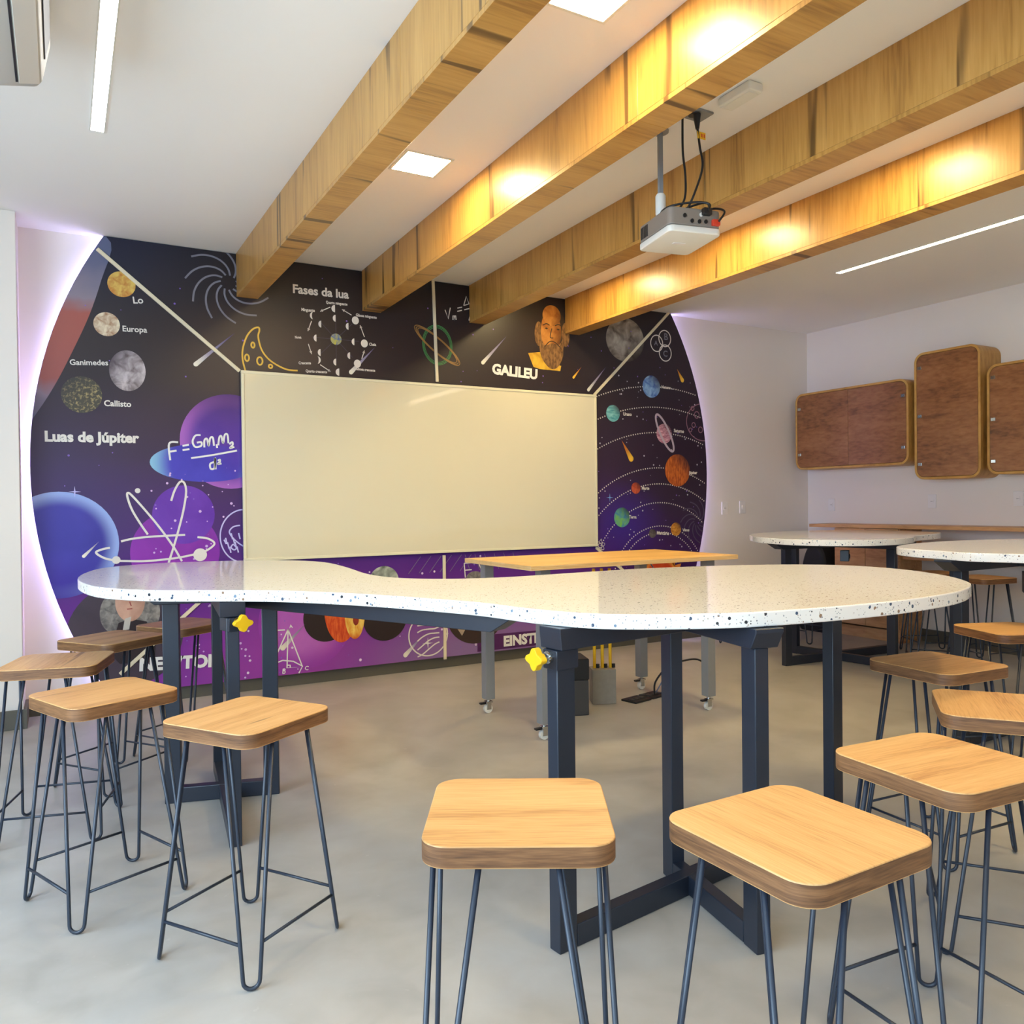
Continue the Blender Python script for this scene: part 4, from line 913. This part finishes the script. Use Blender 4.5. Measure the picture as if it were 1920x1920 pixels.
# counter with cupboards along the right wall
ct = thing('wall_counter', 'low wooden counter with cupboard doors and an open shelf along the right wall', 'counter', (6.45, 3.6, 0))
def cbox(name, lo, hi, mat=None): return MB().box(tuple(a - b for a, b in zip(lo, (6.45, 3.6, 0))), tuple(a - b for a, b in zip(hi, (6.45, 3.6, 0)))).build(name, mat or M['counter'], ct, bevel=0.0015, seg=1)
cbox('counter_top', (6.30, 1.2, 1.0), (6.638, 5.36, 1.03))
cbox('shelf_board', (6.34, 1.22, 0.735), (6.638, 4.40, 0.757))
for y in (4.42, 5.06): cbox('side_board', (6.33, y, 0.0), (6.638, y + 0.02, 0.999))
cbox('side_board', (6.33, 1.2, 0.0), (6.638, 1.22, 0.999))
d1 = cbox('cupboard_door', (6.312, 4.422, 0.12), (6.329, 4.749, 0.996)); d2 = cbox('cupboard_door', (6.312, 4.753, 0.12), (6.329, 5.078, 0.996))
cbox('plinth', (6.36, 4.445, 0.0), (6.62, 5.055, 0.10))
# dark bag on the floor in the corner
bg = thing('black_bag', 'black bag lying in the corner beside the wooden cupboard', 'bag', (6.40, 5.30, 0.0))
bp_ = spline([(-0.17, 0.0), (-0.16, 0.4), (-0.13, 0.72), (-0.04, 0.84), (0.08, 0.80), (0.15, 0.6), (0.17, 0.3), (0.17, 0.0)], 5)
m = MB().prism([tuple(p)[:2] for p in bp_], -0.13, 0.13); m.xform(Matrix(((0, 0, 1, 0), (1, 0, 0, 0), (0, 1, 0, 0), (0, 0, 0, 1)))); m.build('bag_body', M['bag'], bg, bevel=0.05, seg=4, angle=50)
MB().tube([tuple(p) for p in spline([(0, -0.10, 0.80), (-0.02, -0.07, 0.93), (-0.02, 0.03, 0.93), (0, 0.05, 0.80)], 6, False)], 0.010, 8).build('strap', M['bag'], bg, smooth='all')

# ------------------------------------------------------------------ switches and sockets
def plate(name, label, loc, facing, holes):
    t = thing(name, label, 'switch' if 'switch' in name else 'socket', loc, 0 if facing == 'y' else -PI/2)
    MB().box((-0.038, -0.009, -0.06), (0.038, 0.0, 0.06)).build('plate', M['plate'], t, bevel=0.003)
    if holes: 
        MB().tube([(0, -0.0092, 0.0), (0, -0.0115, 0.0)], 0.019, 16).build('socket_insert', M['dark' if holes == 2 else 'plate'], t, smooth=True)
        for k in (-1, 0, 1): MB().tube([(0.008*k, -0.0116, 0.0), (0.008*k, -0.013, 0.0)], 0.0022, 8).build('pin_hole', M['black'], t)
    else: MB().box((-0.012, -0.013, -0.022), (0.012, -0.009, 0.022)).build('rocker', M['plate'], t, bevel=0.0015, seg=1)
plate('wall_socket', 'white wall socket right of the mural, nearer the glowing rim', (5.49, YB, 1.19), 'y', 1)
plate('light_switch', 'white light switch plate on the white wall between the mural and the room corner', (5.72, YB, 1.197), 'y', 0)
plate('wall_socket', 'white wall socket below the corner cabinet', (XR, 5.37, 1.21), 'x', 1)
plate('wall_socket', 'white wall socket below the tall cabinet', (XR, 4.32, 1.235), 'x', 1)
plate('wall_socket', 'white wall socket at the far right under the cut-off cabinet', (XR, 3.595, 1.25), 'x', 1)

# ------------------------------------------------------------------ projector
pj = thing('projector', 'grey and white projector hanging from the ceiling between the beams', 'projector', (2.40, 2.74, 2.395), math.radians(-12)); pj.scale = (0.88, 0.88, 1.0)
body = rrect(0.142, 0.165, 0.03, 5)
MB().prism(body, 0.030, 0.105).build('body', M['proj_grey'], pj, bevel=0.006)
MB().prism([(x*1.015, y*1.015) for x, y in body], 0.0, 0.0295).build('cover', M['white'], pj, bevel=0.008, seg=3)
MB().prism(rrect(0.035, 0.012, 0.008), -0.002, 0.001).build('latch', M['plate'], pj)
ln = MB().tube([(0.06, 0.164, 0.065), (0.06, 0.180, 0.065)], 0.032, 20).build('lens_ring', M['black'], pj, smooth=True)
for k in range(5): MB().box((-0.1445, 0.06 + 0.016*k, 0.04), (-0.1415, 0.068 + 0.016*k, 0.092)).build('vent_slot', M['black'], pj)
for x, z, mm in ((-0.06, 0.07, 'black'), (-0.02, 0.05, 'black'), (0.02, 0.05, 'black'), (0.055, 0.052, 'black'), (0.03, 0.08, 'white')):
    MB().tube([(x, -0.164, z), (x, -0.170, z)], 0.009, 12).build('port', M[mm], pj, smooth=True)
MB().box((0.085, -0.185, 0.036), (0.125, -0.165, 0.062)).build('plug', M['red'], pj, bevel=0.003)
MB().box((0.03, -0.195, 0.075), (0.075, -0.166, 0.105)).build('plug', M['black'], pj, bevel=0.004)
# mount
mo = MB(); px, py = -0.02, 0.15
mo.box((px - 0.09, py - 0.10, 0.106), (px + 0.09, py + 0.03, 0.114)); mo.box((px - 0.03, py - 0.004, 0.114), (px + 0.03, py + 0.004, 0.165)); mo.build('mount_bracket', M['proj_grey'], pj, bevel=0.002)
MB().tube([(px, py, 0.165), (px, py, 0.175), (px, py, 0.255), (px, py, 0.265)], [0.022, 0.027, 0.027, 0.020], 18).build('mount_collar', M['white'], pj, smooth=True)
MB().box((px - 0.012, py - 0.010, 0.262), (px + 0.012, py + 0.010, 0.545)).build('mount_pole', M['grey_steel'], pj, bevel=0.002)
MB().tube([(px, py, 0.545), (px, py, 0.554)], 0.045, 18).build('ceiling_flange', M['grey_steel'], pj, smooth=True)
cl = [[(-0.02, 0.10, 0.125), (-0.09, 0.02, 0.13), (-0.10, -0.1, 0.125), (0.0, -0.15, 0.135), (0.06, -0.19, 0.12), (0.05, -0.20, 0.09)], [(0.0, 0.12, 0.12), (0.10, 0.05, 0.14), (0.14, -0.08, 0.14), (0.15, -0.18, 0.10), (0.11, -0.195, 0.05)], [(-0.03, 0.12, 0.128), (0.02, 0.0, 0.15), (0.08, -0.12, 0.15), (0.06, -0.19, 0.10)]]
for c in cl: MB().tube([tuple(p) for p in spline(c, 8, False)], 0.005, 8).build('cable_loop', M['black'], pj, smooth='all')
cs = thing('ceiling_socket', 'small grey ceiling socket plate above the projector cables', 'socket', (2.445, 2.67, ZC))
MB().box((-0.06, -0.045, -0.010), (0.06, 0.045, 0.0)).build('plate', M['grey_steel'], cs, bevel=0.002)
MB().tube([(-0.02, 0, -0.0101), (-0.02, 0, -0.016)], 0.02, 14).build('socket_insert', M['dark'], cs, smooth=True)
c1 = MB().tube([tuple(p) for p in spline([(2.41, 2.72, 2.945), (2.41, 2.72, 2.80), (2.415, 2.71, 2.68), (2.40, 2.70, 2.58), (2.37, 2.72, 2.52)], 8, False)], 0.005, 8).build('projector_cable', M['black'], None, smooth='all')
tag(c1, 'straight black cable dropping from the ceiling to the projector', 'cable')
c2 = thing('projector_lead', 'black projector power cord with a yellow tag just below the ceiling', 'cable', (2.43, 2.65, 2.945))
MB().tube([(0, 0, -0.012), (0, 0, -0.03), (0.002, 0, -0.075)], [0.017, 0.015, 0.008], 12).build('plug', M['black'], c2, smooth=True)
MB().tube([tuple(p) for p in spline([(0.002, 0, -0.07), (0.015, 0.0, -0.15), (0.02, -0.01, -0.24), (-0.02, 0.0, -0.36), (-0.04, 0.03, -0.43)], 8, False)], 0.005, 8).build('cord', M['black'], c2, smooth='all')
tg = MB().box((0.0, -0.0035, -0.115), (0.045, -0.002, -0.085)).build('tag', M['yellow'], c2)
tx = MB()
for k in range(3): tx.box((0.018 + 0.009*k, -0.0041, -0.108), (0.023 + 0.009*k, -0.0036, -0.092))
tx.build('tag_print', M['red'], tg)
ap = thing('ceiling_box', 'small white box fixed to the ceiling beside the second beam', 'junction box', (2.475, 2.44, ZC), math.radians(0))
MB().box((-0.04, -0.09, -0.040), (0.04, 0.09, 0.0)).build('housing', M['white'], ap, bevel=0.010, seg=3)
MB().box((-0.028, -0.075, -0.0425), (0.028, 0.075, -0.0402)).build('lid', M['white'], ap, bevel=0.001, seg=1)

# ------------------------------------------------------------------ air conditioner hung at upper left
ac = thing('air_conditioner', 'cream ceiling-hung air conditioner cut by the upper left corner', 'air conditioner', (-0.36, 2.45, ZC))
# cross-section in X (right = towards the room) and Z below the ceiling, swept along Y
prof = [(0.350, -0.04), (0.350, -0.10), (0.322, -0.237), (0.20, -0.262), (-0.32, -0.262), (-0.36, -0.21), (-0.36, -0.04)]
m = MB(); n = len(prof); y0, y1 = -0.75, 0.80
v = [(x, y0, z) for x, z in prof] + [(x, y1 - 0.05, z) for x, z in prof] + [(x*0.96, y1, z*0.96 - 0.003) for x, z in prof]
f = [tuple(range(n)), tuple(range(3*n - 1, 2*n - 1, -1))]
for k in (0, 1):
    for i in range(n): f.append((k*n + i, k*n + (i+1) % n, (k+1)*n + (i+1) % n, (k+1)*n + i))
m.add(v, f); m.build('body', M['ac_grey'], ac, bevel=0.012, seg=3)
MB().box((-0.30, -0.65, -0.04), (0.28, 0.70, -0.0005)).build('mounting_plate', M['grey_steel'], ac)
def slab(name, a, b, y0, y1, th, mat):
    a = Vector((a[0], 0, a[1])); b = Vector((b[0], 0, b[1])); d = (b - a).normalized(); nrm = Vector((d.z, 0, -d.x))
    if nrm.z > 0: nrm = -nrm
    q = [a, b, b + nrm*th, a + nrm*th]; v = [(p.x, y0, p.z) for p in q] + [(p.x, y1, p.z) for p in q]
    return MB().add(v, [(0, 1, 2, 3), (7, 6, 5, 4), (0, 4, 5, 1), (1, 5, 6, 2), (2, 6, 7, 3), (3, 7, 4, 0)]).build(name, mat, ac, bevel=0.001, seg=1)
slab('air_slot', (0.3465, -0.118), (0.331, -0.195), -0.70, 0.66, 0.004, M['black'])
slab('panel', (0.316, -0.2387), (0.256, -0.251), -0.70, 0.74, 0.006, M['ac_white'])
slab('panel_gap', (0.2535, -0.2513), (0.246, -0.2529), -0.70, 0.74, 0.002, M['black'])
